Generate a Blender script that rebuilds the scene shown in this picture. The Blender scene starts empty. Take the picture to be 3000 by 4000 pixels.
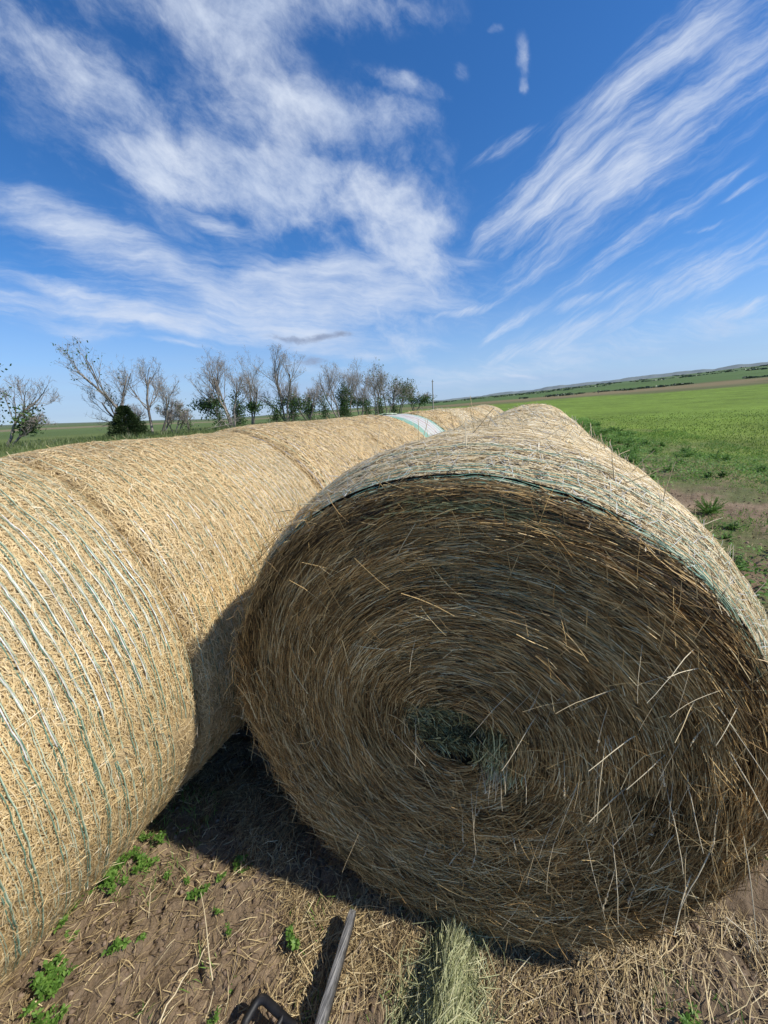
import bpy, math
import numpy as np
rng = np.random.default_rng(7)
PI = math.pi
sc = bpy.context.scene
COL = sc.collection

# ------------------------------------------------------------------ frame of the bale rows
AZ = .3977
RT = np.array([math.cos(AZ), -math.sin(AZ), 0.]); DV = np.array([math.sin(AZ), math.cos(AZ), 0.])
H = 1.8349
def W(u, v, z=0.):                      # row frame (lateral, along, height) -> world
    return np.asarray(u)[..., None]*RT + np.asarray(v)[..., None]*DV + np.asarray(z)[..., None]*np.array([0, 0, 1.])

# ------------------------------------------------------------------ numpy noise
def _h(i, j, s):
    n = (i*374761393 + j*668265263 + s*1442695041) & 0xffffffff
    n = ((n ^ (n >> 13))*1274126177) & 0xffffffff
    return ((n ^ (n >> 16)) & 0xffff)/65535.
def vnoise(x, y, s=0):
    x = np.asarray(x, float); y = np.asarray(y, float)
    i = np.floor(x).astype(np.int64); j = np.floor(y).astype(np.int64)
    fx = x-i; fy = y-j; fx = fx*fx*(3-2*fx); fy = fy*fy*(3-2*fy)
    a = _h(i, j, s); b = _h(i+1, j, s); c = _h(i, j+1, s); d = _h(i+1, j+1, s)
    return (a*(1-fx)+b*fx)*(1-fy)+(c*(1-fx)+d*fx)*fy
def fbm(x, y, o=4, s=0):
    r = 0; a = .5; t = 0
    for k in range(o):
        r = r+a*vnoise(np.asarray(x)*2**k, np.asarray(y)*2**k, s+k*17); t += a; a *= .5
    return r/t
def sstep(a, b, x):
    t = np.clip((np.asarray(x)-a)/(b-a), 0, 1); return t*t*(3-2*t)

# ------------------------------------------------------------------ mesh helpers
def mesh_np(name, V, F, mat, parent=None, smooth=False, attrs=None, cols=None, matidx=None, mats=None):
    """V (n,3); F (m,k) of one face size, or a list of such arrays"""
    Fl = F if isinstance(F, list) else [F]
    me = bpy.data.meshes.new(name)
    V = np.ascontiguousarray(V, dtype=np.float32)
    me.vertices.add(len(V)); me.vertices.foreach_set('co', V.ravel())
    loops = np.concatenate([f.ravel() for f in Fl]).astype(np.int32)
    sizes = np.concatenate([np.full(len(f), f.shape[1], np.int32) for f in Fl])
    starts = np.concatenate([[0], np.cumsum(sizes)[:-1]]).astype(np.int32)
    me.loops.add(len(loops)); me.loops.foreach_set('vertex_index', loops)
    me.polygons.add(len(sizes)); me.polygons.foreach_set('loop_start', starts)
    if smooth: me.polygons.foreach_set('use_smooth', np.ones(len(sizes), bool))
    for m in (mats or [mat]): me.materials.append(m)
    if matidx is not None: me.polygons.foreach_set('material_index', np.asarray(matidx, np.int32))
    me.update(calc_edges=True)
    for k, (dom, arr) in (attrs or {}).items():
        a = me.attributes.new(k, 'FLOAT', dom); a.data.foreach_set('value', np.ascontiguousarray(arr, np.float32).ravel())
    for k, arr in (cols or {}).items():
        a = me.attributes.new(k, 'FLOAT_COLOR', 'POINT')
        a.data.foreach_set('color', np.ascontiguousarray(np.c_[arr, np.ones(len(arr))], np.float32).ravel())
    o = bpy.data.objects.new(name, me); COL.objects.link(o)
    if parent is not None: o.parent = parent
    return o
def empty(name, loc, rz=0, label=None, cat=None, group=None):
    o = bpy.data.objects.new(name, None); COL.objects.link(o); o.empty_display_size = .1
    o.location = loc; o.rotation_euler = (0, 0, rz)
    return tag(o, label, cat, group)
def tag(o, label=None, cat=None, group=None, kind=None):
    if label: o['label'] = label
    if cat: o['category'] = cat
    if group: o['group'] = group
    if kind: o['kind'] = kind
    return o
def norm(a): return a/np.maximum(np.linalg.norm(a, axis=-1, keepdims=True), 1e-9)

class Bag:
    """collects quads / tris with a per-face value c"""
    def __init__(s): s.V = []; s.F = {}; s.C = {}; s.n = 0
    def add(s, V, F, c):
        k = F.shape[1]
        s.F.setdefault(k, []).append(F+s.n); s.C.setdefault(k, []).append(np.broadcast_to(c, (len(F),)))
        s.V.append(V); s.n += len(V)
    def ribbons(s, P, T, N, L, Wd, bend=None, side=None, k=2, c=0., taper=.7, roll=None):
        """centre P, direction T, normal N, length L, width Wd, bend along N, side-bend"""
        n = len(P); T = norm(T); B = norm(np.cross(T, N)); N = np.cross(B, T)
        L = np.broadcast_to(L, n); Wd = np.broadcast_to(Wd, n)
        if roll is not None:
            cr, sr = np.cos(roll)[:, None], np.sin(roll)[:, None]
            Bw = B*cr+N*sr
        else: Bw = B
        bend = np.zeros(n) if bend is None else np.broadcast_to(bend, n)
        side = np.zeros(n) if side is None else np.broadcast_to(side, n)
        V = np.zeros((n, (k+1)*2, 3))
        for i in range(k+1):
            t = i/k-.5
            c0 = P+T*(L*t)[:, None]+N*(bend*(4*t*t-.33))[:, None]+B*(side*(4*t*t-.33))[:, None]
            w = (Wd*.5*(1-(1-taper)*abs(t)*2))[:, None]
            V[:, 2*i] = c0-Bw*w; V[:, 2*i+1] = c0+Bw*w
        b = (np.arange(n)*(k+1)*2)[:, None]
        F = np.concatenate([b+np.array([[2*i, 2*i+1, 2*i+3, 2*i+2]]) for i in range(k)], 0)
        cc = np.tile(np.broadcast_to(c, n), k)
        s.add(V.reshape(-1, 3), F, cc)
    def tubes(s, P0, P1, R0, R1, ns=4, c=0.):
        n = len(P0); d = norm(P1-P0)
        ref = np.where(np.abs(d[:, 2:3]) > .9, [[1., 0, 0]], [[0, 0, 1.]])
        a = norm(np.cross(d, ref)); b = np.cross(d, a)
        R0 = np.broadcast_to(R0, n); R1 = np.broadcast_to(R1, n)
        V = np.zeros((n, 2*ns, 3))
        for i in range(ns):
            t = 2*PI*i/ns; o = a*math.cos(t)+b*math.sin(t)
            V[:, i] = P0+o*R0[:, None]; V[:, ns+i] = P1+o*R1[:, None]
        bb = (np.arange(n)*2*ns)[:, None]
        F = np.concatenate([bb+np.array([[i, (i+1) % ns, ns+(i+1) % ns, ns+i]]) for i in range(ns)], 0)
        s.add(V.reshape(-1, 3), F, np.tile(np.broadcast_to(c, n), ns))
    def path(s, pts, rad, ns=5, c=0.):
        pts = np.asarray(pts, float); rad = np.broadcast_to(rad, len(pts))
        d = np.gradient(pts, axis=0); d = norm(d)
        ref = np.array([0, 0, 1.]) if abs(d[0, 2]) < .9 else np.array([1., 0, 0])
        a = norm(np.cross(d, ref)); b = np.cross(d, a)
        th = 2*PI*np.arange(ns)/ns
        V = pts[:, None]+rad[:, None, None]*(a[:, None]*np.cos(th)[None, :, None]+b[:, None]*np.sin(th)[None, :, None])
        m = len(pts); F = []
        for i in range(m-1):
            for j in range(ns): F.append([i*ns+j, i*ns+(j+1) % ns, (i+1)*ns+(j+1) % ns, (i+1)*ns+j])
        V = V.reshape(-1, 3)
        s.add(V, np.array(F), c)
        s.add(V[:ns], np.array([list(range(ns))[::-1]]) if ns > 2 else F, c) if ns in (3, 4) else None
    def build(s, name, mat, parent=None, smooth=False):
        ks = sorted(s.F)
        return mesh_np(name, np.concatenate(s.V), [np.concatenate(s.F[k]) for k in ks], mat, parent, smooth,
                       {'c': ('FACE', np.concatenate([np.concatenate(s.C[k]) for k in ks]))})

# ------------------------------------------------------------------ materials
def mat_new(name, rough=.6, spec=.3):
    m = bpy.data.materials.new(name); m.use_nodes = True
    nt = m.node_tree; b = nt.nodes['Principled BSDF']
    b.inputs['Roughness'].default_value = rough; b.inputs['Specular IOR Level'].default_value = spec
    return m, nt, b
def ramp(nt, stops, fac):
    r = nt.nodes.new('ShaderNodeValToRGB'); e = r.color_ramp.elements
    while len(e) < len(stops): e.new(.5)
    for i, (p, c) in enumerate(stops): e[i].position = p; e[i].color = (*c, 1)
    nt.links.new(fac, r.inputs[0]); return r.outputs[0]
def noise(nt, scale, detail=3, vec=None, rough=.55, dist=0):
    n = nt.nodes.new('ShaderNodeTexNoise'); n.inputs['Scale'].default_value = scale
    n.inputs['Detail'].default_value = detail; n.inputs['Roughness'].default_value = rough; n.inputs['Distortion'].default_value = dist
    if vec is not None: nt.links.new(vec, n.inputs['Vector'])
    return n.outputs['Fac']
def math_(nt, op, a, b=None, c=None, clamp=False):
    n = nt.nodes.new('ShaderNodeMath'); n.operation = op; n.use_clamp = clamp
    for i, x in enumerate((a, b, c)):
        if x is None: continue
        if isinstance(x, (int, float)): n.inputs[i].default_value = x
        else: nt.links.new(x, n.inputs[i])
    return n.outputs[0]
def mixc(nt, fac, a, b, mode='MIX'):
    n = nt.nodes.new('ShaderNodeMix'); n.data_type = 'RGBA'; n.blend_type = mode
    for i, x in ((0, fac), (6, a), (7, b)):
        if isinstance(x, (int, float)): n.inputs[i].default_value = x
        elif isinstance(x, tuple): n.inputs[i].default_value = (*x, 1)
        else: nt.links.new(x, n.inputs[i])
    return n.outputs[2]
def attr(nt, name, color=False):
    a = nt.nodes.new('ShaderNodeAttribute'); a.attribute_name = name
    return a.outputs['Color' if color else 'Fac']
def objco(nt):
    return nt.nodes.new('ShaderNodeTexCoord').outputs['Object']
def bump(nt, b, h, strength=.5, dist=.01):
    n = nt.nodes.new('ShaderNodeBump'); n.inputs['Strength'].default_value = strength; n.inputs['Distance'].default_value = dist
    nt.links.new(h, n.inputs['Height']); nt.links.new(n.outputs[0], b.inputs['Normal'])

def straw_mat(name, stops, rough=.5, spec=.35, trans=0., var=.35, patch=.30):
    m, nt, b = mat_new(name, rough, spec)
    col = ramp(nt, stops, attr(nt, 'c'))
    co = objco(nt)
    f = math_(nt, 'MULTIPLY_ADD', noise(nt, 3.5, 4, co), patch*2, 1-patch)
    f2 = math_(nt, 'MULTIPLY_ADD', noise(nt, 90, 2, co), var, 1-var*.5)
    n = nt.nodes.new('ShaderNodeVectorMath'); n.operation = 'SCALE'; nt.links.new(col, n.inputs[0])
    nt.links.new(math_(nt, 'MULTIPLY', f, f2), n.inputs['Scale'])
    nt.links.new(n.outputs[0], b.inputs['Base Color'])
    if trans:
        out = nt.nodes['Material Output']; t = nt.nodes.new('ShaderNodeBsdfTranslucent'); nt.links.new(n.outputs[0], t.inputs['Color'])
        mx = nt.nodes.new('ShaderNodeMixShader'); mx.inputs[0].default_value = trans
        nt.links.new(b.outputs[0], mx.inputs[1]); nt.links.new(t.outputs[0], mx.inputs[2]); nt.links.new(mx.outputs[0], out.inputs['Surface'])
    return m
GOLD = [(0, (.12, .075, .035)), (.12, (.33, .22, .10)), (.32, (.58, .415, .195)), (.62, (.79, .60, .31)), (.88, (.88, .72, .44)), (1, (.90, .84, .70))]
PALE = [(0, (.12, .08, .045)), (.10, (.40, .29, .15)), (.28, (.67, .51, .28)), (.55, (.82, .67, .40)), (.8, (.89, .78, .54)), (1, (.90, .87, .78))]
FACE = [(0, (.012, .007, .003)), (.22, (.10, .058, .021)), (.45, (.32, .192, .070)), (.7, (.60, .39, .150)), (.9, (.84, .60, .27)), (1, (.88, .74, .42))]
CORE = [(0, (.010, .009, .005)), (.35, (.10, .095, .038)), (.65, (.32, .31, .13)), (1, (.80, .76, .38))]
M = {}
M['gold'] = straw_mat('gold_straw', GOLD, trans=.12)
M['pale'] = straw_mat('pale_straw', PALE, trans=.15)
M['face'] = straw_mat('brown_hay', FACE, patch=.4)
M['core'] = straw_mat('green_hay', CORE)
M['hay'] = straw_mat('green_cured_hay', [(0, (.05, .06, .025)), (.3, (.26, .28, .13)), (.65, (.50, .52, .27)), (1, (.74, .70, .42))], trans=.2)
M['litter'] = straw_mat('straw_litter', [(0, (.07, .045, .025)), (.25, (.2, .14, .075)), (.55, (.38, .28, .14)), (.85, (.56, .43, .22)), (1, (.68, .58, .36))])
M['leaf'] = straw_mat('weed_leaf', [(0, (.07, .15, .025)), (.5, (.15, .30, .05)), (1, (.27, .43, .10))], rough=.5, trans=.4)
M['grass'] = straw_mat('green_grass', [(0, (.11, .165, .028)), (.5, (.19, .27, .05)), (.85, (.28, .35, .075)), (1, (.46, .42, .20))], trans=.4)
M['prairie'] = straw_mat('prairie_grass', [(0, (.06, .09, .025)), (.45, (.13, .18, .055)), (.8, (.24, .26, .12)), (1, (.50, .46, .32))], trans=.2)
M['treeleaf'] = straw_mat('elm_leaf', [(0, (.03, .06, .018)), (.5, (.065, .125, .034)), (1, (.13, .22, .06))], trans=.35)
M['cedar'] = straw_mat('cedar_needles', [(0, (.012, .025, .008)), (.5, (.03, .055, .015)), (1, (.065, .09, .03))])
M['bark'] = straw_mat('dead_bark', [(0, (.10, .085, .07)), (.5, (.27, .235, .20)), (1, (.46, .41, .36))], rough=.85, spec=.1)
M['brush'] = straw_mat('distant_shrub_leaf', [(0, (.085, .115, .06)), (1, (.12, .155, .08))])  # lightened leaf colour paints in the distance haze
def base_mat(name, col, col2, sc_=40):
    m, nt, b = mat_new(name, .8, .1); co = objco(nt)
    f = noise(nt, sc_, 5, co, .7)
    nt.links.new(ramp(nt, [(.3, col), (.7, col2)], f), b.inputs['Base Color'])
    bump(nt, b, noise(nt, sc_*3, 4, co), .8, .01); return m
M['under_gold'] = base_mat('packed_gold_straw', (.28, .20, .10), (.62, .47, .26), 45)
M['under_pale'] = base_mat('packed_pale_straw', (.24, .18, .10), (.56, .44, .26), 45)
M['under_face'] = base_mat('hay_end_gap_shade', (.012, .009, .006), (.05, .035, .02), 60)  # near-black bed paints the shade in the gaps between face stalks
def net_mat(name, c1, c2, sc_=30):
    m, nt, b = mat_new(name, .6, .22)
    nt.links.new(ramp(nt, [(.35, c1), (.65, c2)], noise(nt, sc_, 3, objco(nt), .6)), b.inputs['Base Color']); return m
M['teal'] = net_mat('teal_net', (.05, .125, .085), (.19, .31, .22))
M['teal_pale'] = net_mat('pale_teal_net', (.28, .36, .24), (.56, .62, .46))
M['white_net'] = net_mat('white_net', (.42, .42, .38), (.78, .79, .74))
M['grey_net'] = net_mat('grey_net', (.3, .3, .3), (.62, .63, .64))

# ------------------------------------------------------------------ terrain
AZK = np.array([-180, -75, -52, -43, -32, -21, -10, 0, 8, 19, 31, 45, 70, 120, 180.])
RK = np.array([14, 30, 60, 130, 400, 1500, 6000.])
e0 = -math.degrees(math.atan(H/14))
TAB = {-180: (-3.3, -1.5, -.6, -.1, .2, .3), -75: (-2.6, -1.1, -.6, 0, .5, .6), -52: (-2.5, -.95, -.4, .15, .62, .70), -43: (-2.45, -.92, -.4, .15, .62, .70), -32: (-2.5, -.98, -.5, 0, .36, .42),
       -21: (-2.6, -.98, -.62, -.3, .0, .06), -10: (-2.7, -1.0, -.62, -.1, .26, .30), 0: (-2.8, -1.1, -.45, .15, .48, .52), 8: (-3.0, -1.2, -.25, .15, .62, .64),
       19: (-3.1, -1.25, -.07, .38, 1.05, 1.1), 31: (-3.1, -1.2, .12, .75, 1.62, 1.65), 45: (-3.0, -1.1, .33, 1.05, 2.18, 2.2), 70: (-3.1, -1.2, .3, 1., 2., 2.1), 120: (-3.3, -1.6, -.4, .2, .6, .7), 180: (-3.3, -1.5, -.6, -.1, .2, .3)}
E = np.array([(e0,)+TAB[int(a)] for a in AZK])
def hz(x, y):
    x = np.asarray(x, float); y = np.asarray(y, float)
    r = np.hypot(x, y)+1e-6; az = np.degrees(np.arctan2(x, y))
    ia = np.clip(np.searchsorted(AZK, az)-1, 0, len(AZK)-2); ta = (az-AZK[ia])/(AZK[ia+1]-AZK[ia]); ta = ta*ta*(3-2*ta)*.5+ta*.5
    lr = np.log(np.maximum(r, 14)); K = np.log(RK)
    ir = np.clip(np.searchsorted(K, lr)-1, 0, len(K)-2); tr = np.clip((lr-K[ir])/(K[ir+1]-K[ir]), 0, 1)
    el = (E[ia, ir]*(1-ta)+E[ia+1, ir]*ta)*(1-tr)+(E[ia, ir+1]*(1-ta)+E[ia+1, ir+1]*ta)*tr
    z = H+r*np.tan(np.radians(el))
    return np.where(r < 14, 0, z)
def micro(x, y):
    r = np.hypot(x, y)
    m = (fbm(x*5, y*5, 5, 3)-.5)*.07+(fbm(x*28, y*28, 3, 9)-.5)*.032
    m = m-.02*np.exp(-((fbm(x*4+7, y*4, 3, 40)-.5)/.018)**2)
    u = x*RT[0]+y*RT[1]; 
    return m*sstep(30, 8, r)
def gz(x, y): return hz(x, y)+micro(x, y)
def col_at(x, y):
    r = np.hypot(x, y); az = np.degrees(np.arctan2(x, y)); u = x*RT[0]+y*RT[1]; v = x*DV[0]+y*DV[1]
    soil = np.array([.235, .172, .112]); grass = np.array([.135, .198, .030]); olive = np.array([.12, .15, .045])
    n1 = fbm(x*.5, y*.5, 4, 5); n2 = fbm(x*.05, y*.05, 4, 6); n3 = fbm(x*1.8, y*1.8, 4, 8)
    n4 = fbm(x*.012+3.7, y*.012+1.3, 5, 23)
    edge = np.interp(v, [0, 8, 15, 30, 50], [5.4, 4.9, 4.2, 2.4, 1.4])
    gr = sstep(-2.0, 2.2, (u-edge)+(n1-.5)*4+(n3-.5)*2.2)
    lf = sstep(-3.1, -3.9, u+(n1-.5)*1.2)
    w = np.maximum(np.maximum(gr, lf), sstep(18, 34, v))
    # right field
    g = grass[None]*(.8+.5*n1[:, None])*(np.where(n3[:, None] > .62, 1.15, 1.))
    dry = np.array([.20, .175, .075])
    g = g*(.8+.45*fbm(x*.22, y*.22, 4, 15)[:, None]); g = g*(1-.4*sstep(.45, .65, n3)[:, None]*sstep(30, 8, r)[:, None])+dry*.5*(sstep(.45, .65, n3)*sstep(34, 10, r))[:, None]
    L = olive[None]*(.75+.6*n1[:, None])
    side = sstep(-1, 6, az+0*r)[:, None]
    c = L*(1-side)+g*side
    # mid and far distance
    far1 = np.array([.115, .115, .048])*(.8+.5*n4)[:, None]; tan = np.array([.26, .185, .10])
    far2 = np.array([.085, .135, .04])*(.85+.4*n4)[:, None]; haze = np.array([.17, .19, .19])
    rr = r*(1+.25*(n2-.5)); k1 = sstep(118, 138, rr)[:, None]*side
    c = c*(1-k1)+far1*k1
    kt = (sstep(.5, .6, n4)*sstep(150, 200, r)*sstep(380, 300, r))[:, None]*side; c = c*(1-kt*.55)+tan*kt*.55
    k2 = sstep(330, 420, rr)[:, None]*side; c = c*(1-k2)+far2*k2
    kl = (sstep(62, 95, r))[:, None]*(1-side); c = c*(1-kl)+(np.array([.105, .145, .045])*(.7+.7*n4[:, None]))*kl
    kl = (sstep(260, 330, r)*sstep(520, 430, r))[:, None]*(1-side); c = c*(1-kl)+np.array([.21, .18, .10])*kl
    kl = (sstep(600, 700, r))[:, None]*(1-side); c = c*(1-kl)+np.array([.11, .14, .06])*kl
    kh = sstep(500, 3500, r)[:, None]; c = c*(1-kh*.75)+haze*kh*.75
    wd_ = (sstep(.40, .62, fbm(x*1.1, y*1.1, 4, 55))*sstep(.8, 1.4, u)*sstep(6.5, 5, u)*sstep(2.5, 5, v))[:, None]
    sc_ = soil[None]*(.6+.8*n3[:, None])*(.8+.4*fbm(x*9, y*9, 3, 58)[:, None]); sc_ = sc_*(1-wd_*.6)+np.array([.07, .13, .025])*wd_*.6
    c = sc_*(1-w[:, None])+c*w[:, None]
    return c, w
NA = 900
azs = np.concatenate([np.linspace(-180, -62, 60)[:-1], np.linspace(-62, 62, 760), np.linspace(62, 180, 60)[1:-1]])
rs = np.concatenate([[.0, .12, .25], np.geomspace(.4, 6, 300), np.geomspace(6, 7000, 300)[1:]])
A, Rr = np.meshgrid(np.radians(azs), rs)
X = (Rr*np.sin(A)).ravel(); Y = (Rr*np.cos(A)).ravel()
Z = gz(X, Y)
gcol, gw = col_at(X, Y)
na = len(azs); nr = len(rs)
i, j = np.meshgrid(np.arange(nr-1), np.arange(na), indexing='ij')
F = np.stack([i*na+j, i*na+(j+1) % na, (i+1)*na+(j+1) % na, (i+1)*na+j], -1).reshape(-1, 4)[:, ::-1]
m, nt, b = mat_new('field_ground', .92, .12)
co = nt.nodes.new('ShaderNodeTexCoord').outputs['Object']
f = math_(nt, 'MULTIPLY_ADD', noise(nt, 9, 8, co, .7), 1.3, .35)
f = math_(nt, 'MULTIPLY', f, math_(nt, 'MULTIPLY_ADD', noise(nt, 120, 3, co, .7), .7, .65))
v_ = nt.nodes.new('ShaderNodeVectorMath'); v_.operation = 'SCALE'; nt.links.new(attr(nt, 'gcol', True), v_.inputs[0]); nt.links.new(f, v_.inputs['Scale'])
nt.links.new(v_.outputs[0], b.inputs['Base Color'])
vo = nt.nodes.new('ShaderNodeTexVoronoi'); vo.feature = 'DISTANCE_TO_EDGE'; vo.inputs['Scale'].default_value = 13
wv = nt.nodes.new('ShaderNodeMix'); wv.data_type = 'VECTOR'; wv.inputs[0].default_value = .35; nt.links.new(co, wv.inputs[4])
nz = nt.nodes.new('ShaderNodeTexNoise'); nz.inputs['Scale'].default_value = 6; nt.links.new(co, nz.inputs['Vector']); nt.links.new(nz.outputs['Color'], wv.inputs[5])
nt.links.new(wv.outputs[1], vo.inputs['Vector'])
crack = math_(nt, 'MULTIPLY', math_(nt, 'MINIMUM', vo.outputs['Distance'], .035), math_(nt, 'MULTIPLY_ADD', noise(nt, 2.5, 3, co), 30, -10, True))
hh = math_(nt, 'ADD', crack, math_(nt, 'MULTIPLY', noise(nt, 60, 6, co, .7), 1.6))
bump(nt, b, hh, .9, .012)
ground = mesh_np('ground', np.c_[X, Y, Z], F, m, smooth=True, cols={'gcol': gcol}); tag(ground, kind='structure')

# hazy ridge on the horizon
def ridge():
    az = np.linspace(-60, 75, 700); hor = np.interp(az, [-60, -43, -32, -21, -10, 0, 8, 13.5, 18.6, 24, 30.6, 38, 44, 60, 75],
                                                 [.55, .68, .38, .0, .22, .5, .74, 1.06, 1.37, 1.66, 1.98, 2.25, 2.5, 2.6, 1.5])
    n = fbm(az*.55, az*0, 5, 21); prof = hor+(n-.5)*.34*np.clip((az+10)/20, .15, 1)
    r0, r1 = 4300, 5600
    V = []
    for k, (r, e) in enumerate(((r0, prof-1.2), ((r0+r1)/2, prof-.09), (r1, prof), (r1+900, prof-1.5))):
        a = np.radians(az); V.append(np.c_[r*np.sin(a), r*np.cos(a), H+r*np.tan(np.radians(e))])
    n = len(az); V = np.concatenate(V); F = []
    for k in range(3):
        q = np.arange(n-1)+k*n; F.append(np.c_[q, q+1, q+n+1, q+n])
    mm, nt, b = mat_new('hazy_ridge', 1, 0)
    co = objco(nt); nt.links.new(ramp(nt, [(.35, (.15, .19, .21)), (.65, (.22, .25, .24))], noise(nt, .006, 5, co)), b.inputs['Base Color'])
    tag(mesh_np('hills', V, np.concatenate(F), mm, smooth=True), kind='structure')
ridge()

# ------------------------------------------------------------------ bales
ZC = .85
def make_bale(lat, a0, a1, R, n_straw, label, under, straw, sh0=.06, sh1=.06, ov=1.12, circ=.0, sl=(.03, .09), sw=.0032,
              hoops=(), dense=(-75, 130), seed=1, group='round bales in the left row', face=False, fan=1., bulge=.012, rest=.15, zc=None, litter_lift=.014, crange=(.3, 1.)):
    g = np.random.default_rng(seed)
    zc = R-.02 if zc is None else zc
    mid = (a0+a1)/2; La = a1-a0
    t = empty('round_bale', W(lat, mid, 0.), -AZ, label, 'hay bale', group)
    def surf(a, th, lift=0.):
        """a along in local coordinates (-La/2..La/2), th angle; returns local xyz and normal"""
        a = np.asarray(a, float); th = np.asarray(th, float)
        d0 = a+La/2; d1 = La/2-a
        def sh(d, s, amp):
            q = np.clip(1-d/s, 0, 1); return amp*(1-np.sqrt(np.clip(1-q*q, 0, 1)))
        rr = R+bulge*(1-(2*a/La)**2)-(sh0*ov*np.clip(1-d0/sh0, 0, 1)**2.0 if face else sh(d0, sh0, sh0*ov))-sh(d1, sh1, sh1)
        n = fbm(a*3+seed*7, th*2.5, 3, seed)-.5; n2 = fbm(a*22+seed, th*9, 3, seed+5)-.5
        rr = rr+n*.035+n2*.012+lift
        x = rr*np.cos(th); z = zc+rr*np.sin(th)
        z = np.maximum(z, .004)
        sk = (.06*x-.045*sstep(-.35, -.8, z-ZC))*sstep(.5, .0, d0) if face else 0*x
        return np.stack([x, a+sk, z], -1)
    def nrm(a, th):
        e = .004; p = surf(a, th); pa = surf(np.clip(a+e, -La/2, La/2), th)-surf(np.clip(a-e, -La/2, La/2), th); pt = surf(a, th+e)-surf(a, th-e)
        n = norm(np.cross(pt, pa)+1e-12); rad = np.stack([np.cos(th), 0*th, np.sin(th)], -1)
        return n*np.sign((n*(rad+np.stack([0*a, np.sign(a)*.3, 0*a], -1))).sum(-1, keepdims=True)+1e-9)
    # body
    na_, nt_ = 56, 200
    q = np.linspace(0, PI, na_); aa = -La/2*np.cos(q); aa[0] = -La/2; aa[-1] = La/2
    th = np.linspace(0, 2*PI, nt_, endpoint=False)
    AA, TT = np.meshgrid(aa, th, indexing='ij'); V = surf(AA.ravel(), TT.ravel())
    ii, jj = np.meshgrid(np.arange(na_-1), np.arange(nt_), indexing='ij')
    Fq = np.stack([ii*nt_+jj, ii*nt_+(jj+1) % nt_, (ii+1)*nt_+(jj+1) % nt_, (ii+1)*nt_+jj], -1).reshape(-1, 4)
    body = mesh_np('packed_straw', V, Fq, under, t, smooth=True)
    # end discs
    for s_, row in ((-1, 0), (1, na_-1)):
        ends = Bag()
        ring = V[row*nt_:(row+1)*nt_]; cen = ring.mean(0)
        if face and s_ == -1: continue
        VV = [ring]; 
        for f_ in (.8, .5, .2): VV.append(cen+(ring-cen)*f_+np.array([0, s_*.01, 0]))
        VV.append((cen+np.array([[0, s_*.012, 0]])))
        VV = np.concatenate(VV); jj = np.arange(nt_)
        for k in range(3): ends.add(VV[k*nt_:(k+2)*nt_], np.c_[jj, (jj+1) % nt_, nt_+(jj+1) % nt_, nt_+jj], .4)
        ends.add(VV[3*nt_:], np.c_[jj, (jj+1) % nt_, np.full(nt_, nt_)], .4)
        ends.build('end_face', under, t)
    # straw coat
    nd = int(n_straw*(1-rest)); nr_ = n_straw-nd
    th = np.concatenate([np.radians(g.uniform(dense[0], dense[1], nd)), g.uniform(0, 2*PI, nr_)])
    a = g.uniform(-La/2, La/2, n_straw)
    N_ = nrm(a, th); lift = g.uniform(.0, litter_lift, n_straw)**1.0
    P = surf(a, th)+N_*lift[:, None]
    eT = norm(np.stack([-np.sin(th), 0*th, np.cos(th)], -1)); eA = norm(np.cross(eT, N_))
    front_ = (a < -La/2+.18) if face else np.zeros(n_straw, bool)
    ang = np.where((g.random(n_straw) < circ) | (front_ & (g.random(n_straw) < .75)), g.normal(0, .24, n_straw), g.uniform(-PI/2, PI/2, n_straw))
    T = eT*np.cos(ang)[:, None]+eA*np.sin(ang)[:, None]+N_*(g.normal(0, .035, n_straw))[:, None]
    L = g.uniform(*sl, n_straw)*g.uniform(.6, 1.2, n_straw)*np.where(front_, .75, 1); wd = sw*g.uniform(.55, 1.35, n_straw)*np.where(front_, .8, 1)
    c = g.uniform(crange[0], crange[1], n_straw)*.75+.25*g.random(n_straw)*np.clip(lift/litter_lift, 0, 1)
    bg = Bag()
    bg.ribbons(P, T, N_, L, wd, bend=-L*L*.22/R*2*np.abs(np.cos(ang))+g.normal(0, .03, n_straw)*L, side=g.normal(0, .07, n_straw)*L, c=c, roll=g.normal(0, .3, n_straw))
    # wisps standing proud
    nw = n_straw//90; idx = g.integers(0, n_straw, nw)
    Tw = norm(T[idx]+N_[idx]*g.uniform(.15, 1.1, nw)[:, None])
    Lw = L[idx]*g.uniform(.5, 1.1, nw)
    bg.ribbons(P[idx]+Tw*Lw[:, None]*.42, Tw, np.cross(Tw, N_[idx])+1e-6, Lw, wd[idx]*.8, bend=g.normal(0, .08, nw)*Lw, c=g.uniform(.35, 1, nw))
    bg.build('straw_coat', straw, t)
    # net wrap hoops: (a, width, lift, material key, theta0, theta1, break)
    nets = {}
    for (ha, hw, hl, mk, t0, t1) in hoops:
        n = int((t1-t0)/1.3); tt = np.radians(np.linspace(t0, t1, n))
        aw = ha-mid+.004*np.sin(tt*3+ha*40)+(fbm(tt*4, tt*0+3.3, 3, 3)-.5)*.012+(fbm(tt*6, tt*0+ha*31, 3, 3)-.5)*.005
        aw = np.clip(aw, -La/2+.002, La/2-.002)
        ll = hl+(fbm(tt*14, tt*0+ha*57, 3, 8)-.5)*.009
        Nn = nrm(aw, tt); Pp = surf(aw, tt)+Nn*ll[:, None]
        eT = norm(np.gradient(Pp, axis=0)); Bb = norm(np.cross(eT, Nn))*(hw*.5*(.55+.9*fbm(tt*30, tt*0+ha*5, 2, 4)))[:, None]
        Vn = np.concatenate([Pp-Bb, Pp+Bb]); k = np.arange(n-1)
        nets.setdefault(mk, Bag()).add(Vn, np.c_[k, k+1, n+k+1, n+k], .5)
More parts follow.
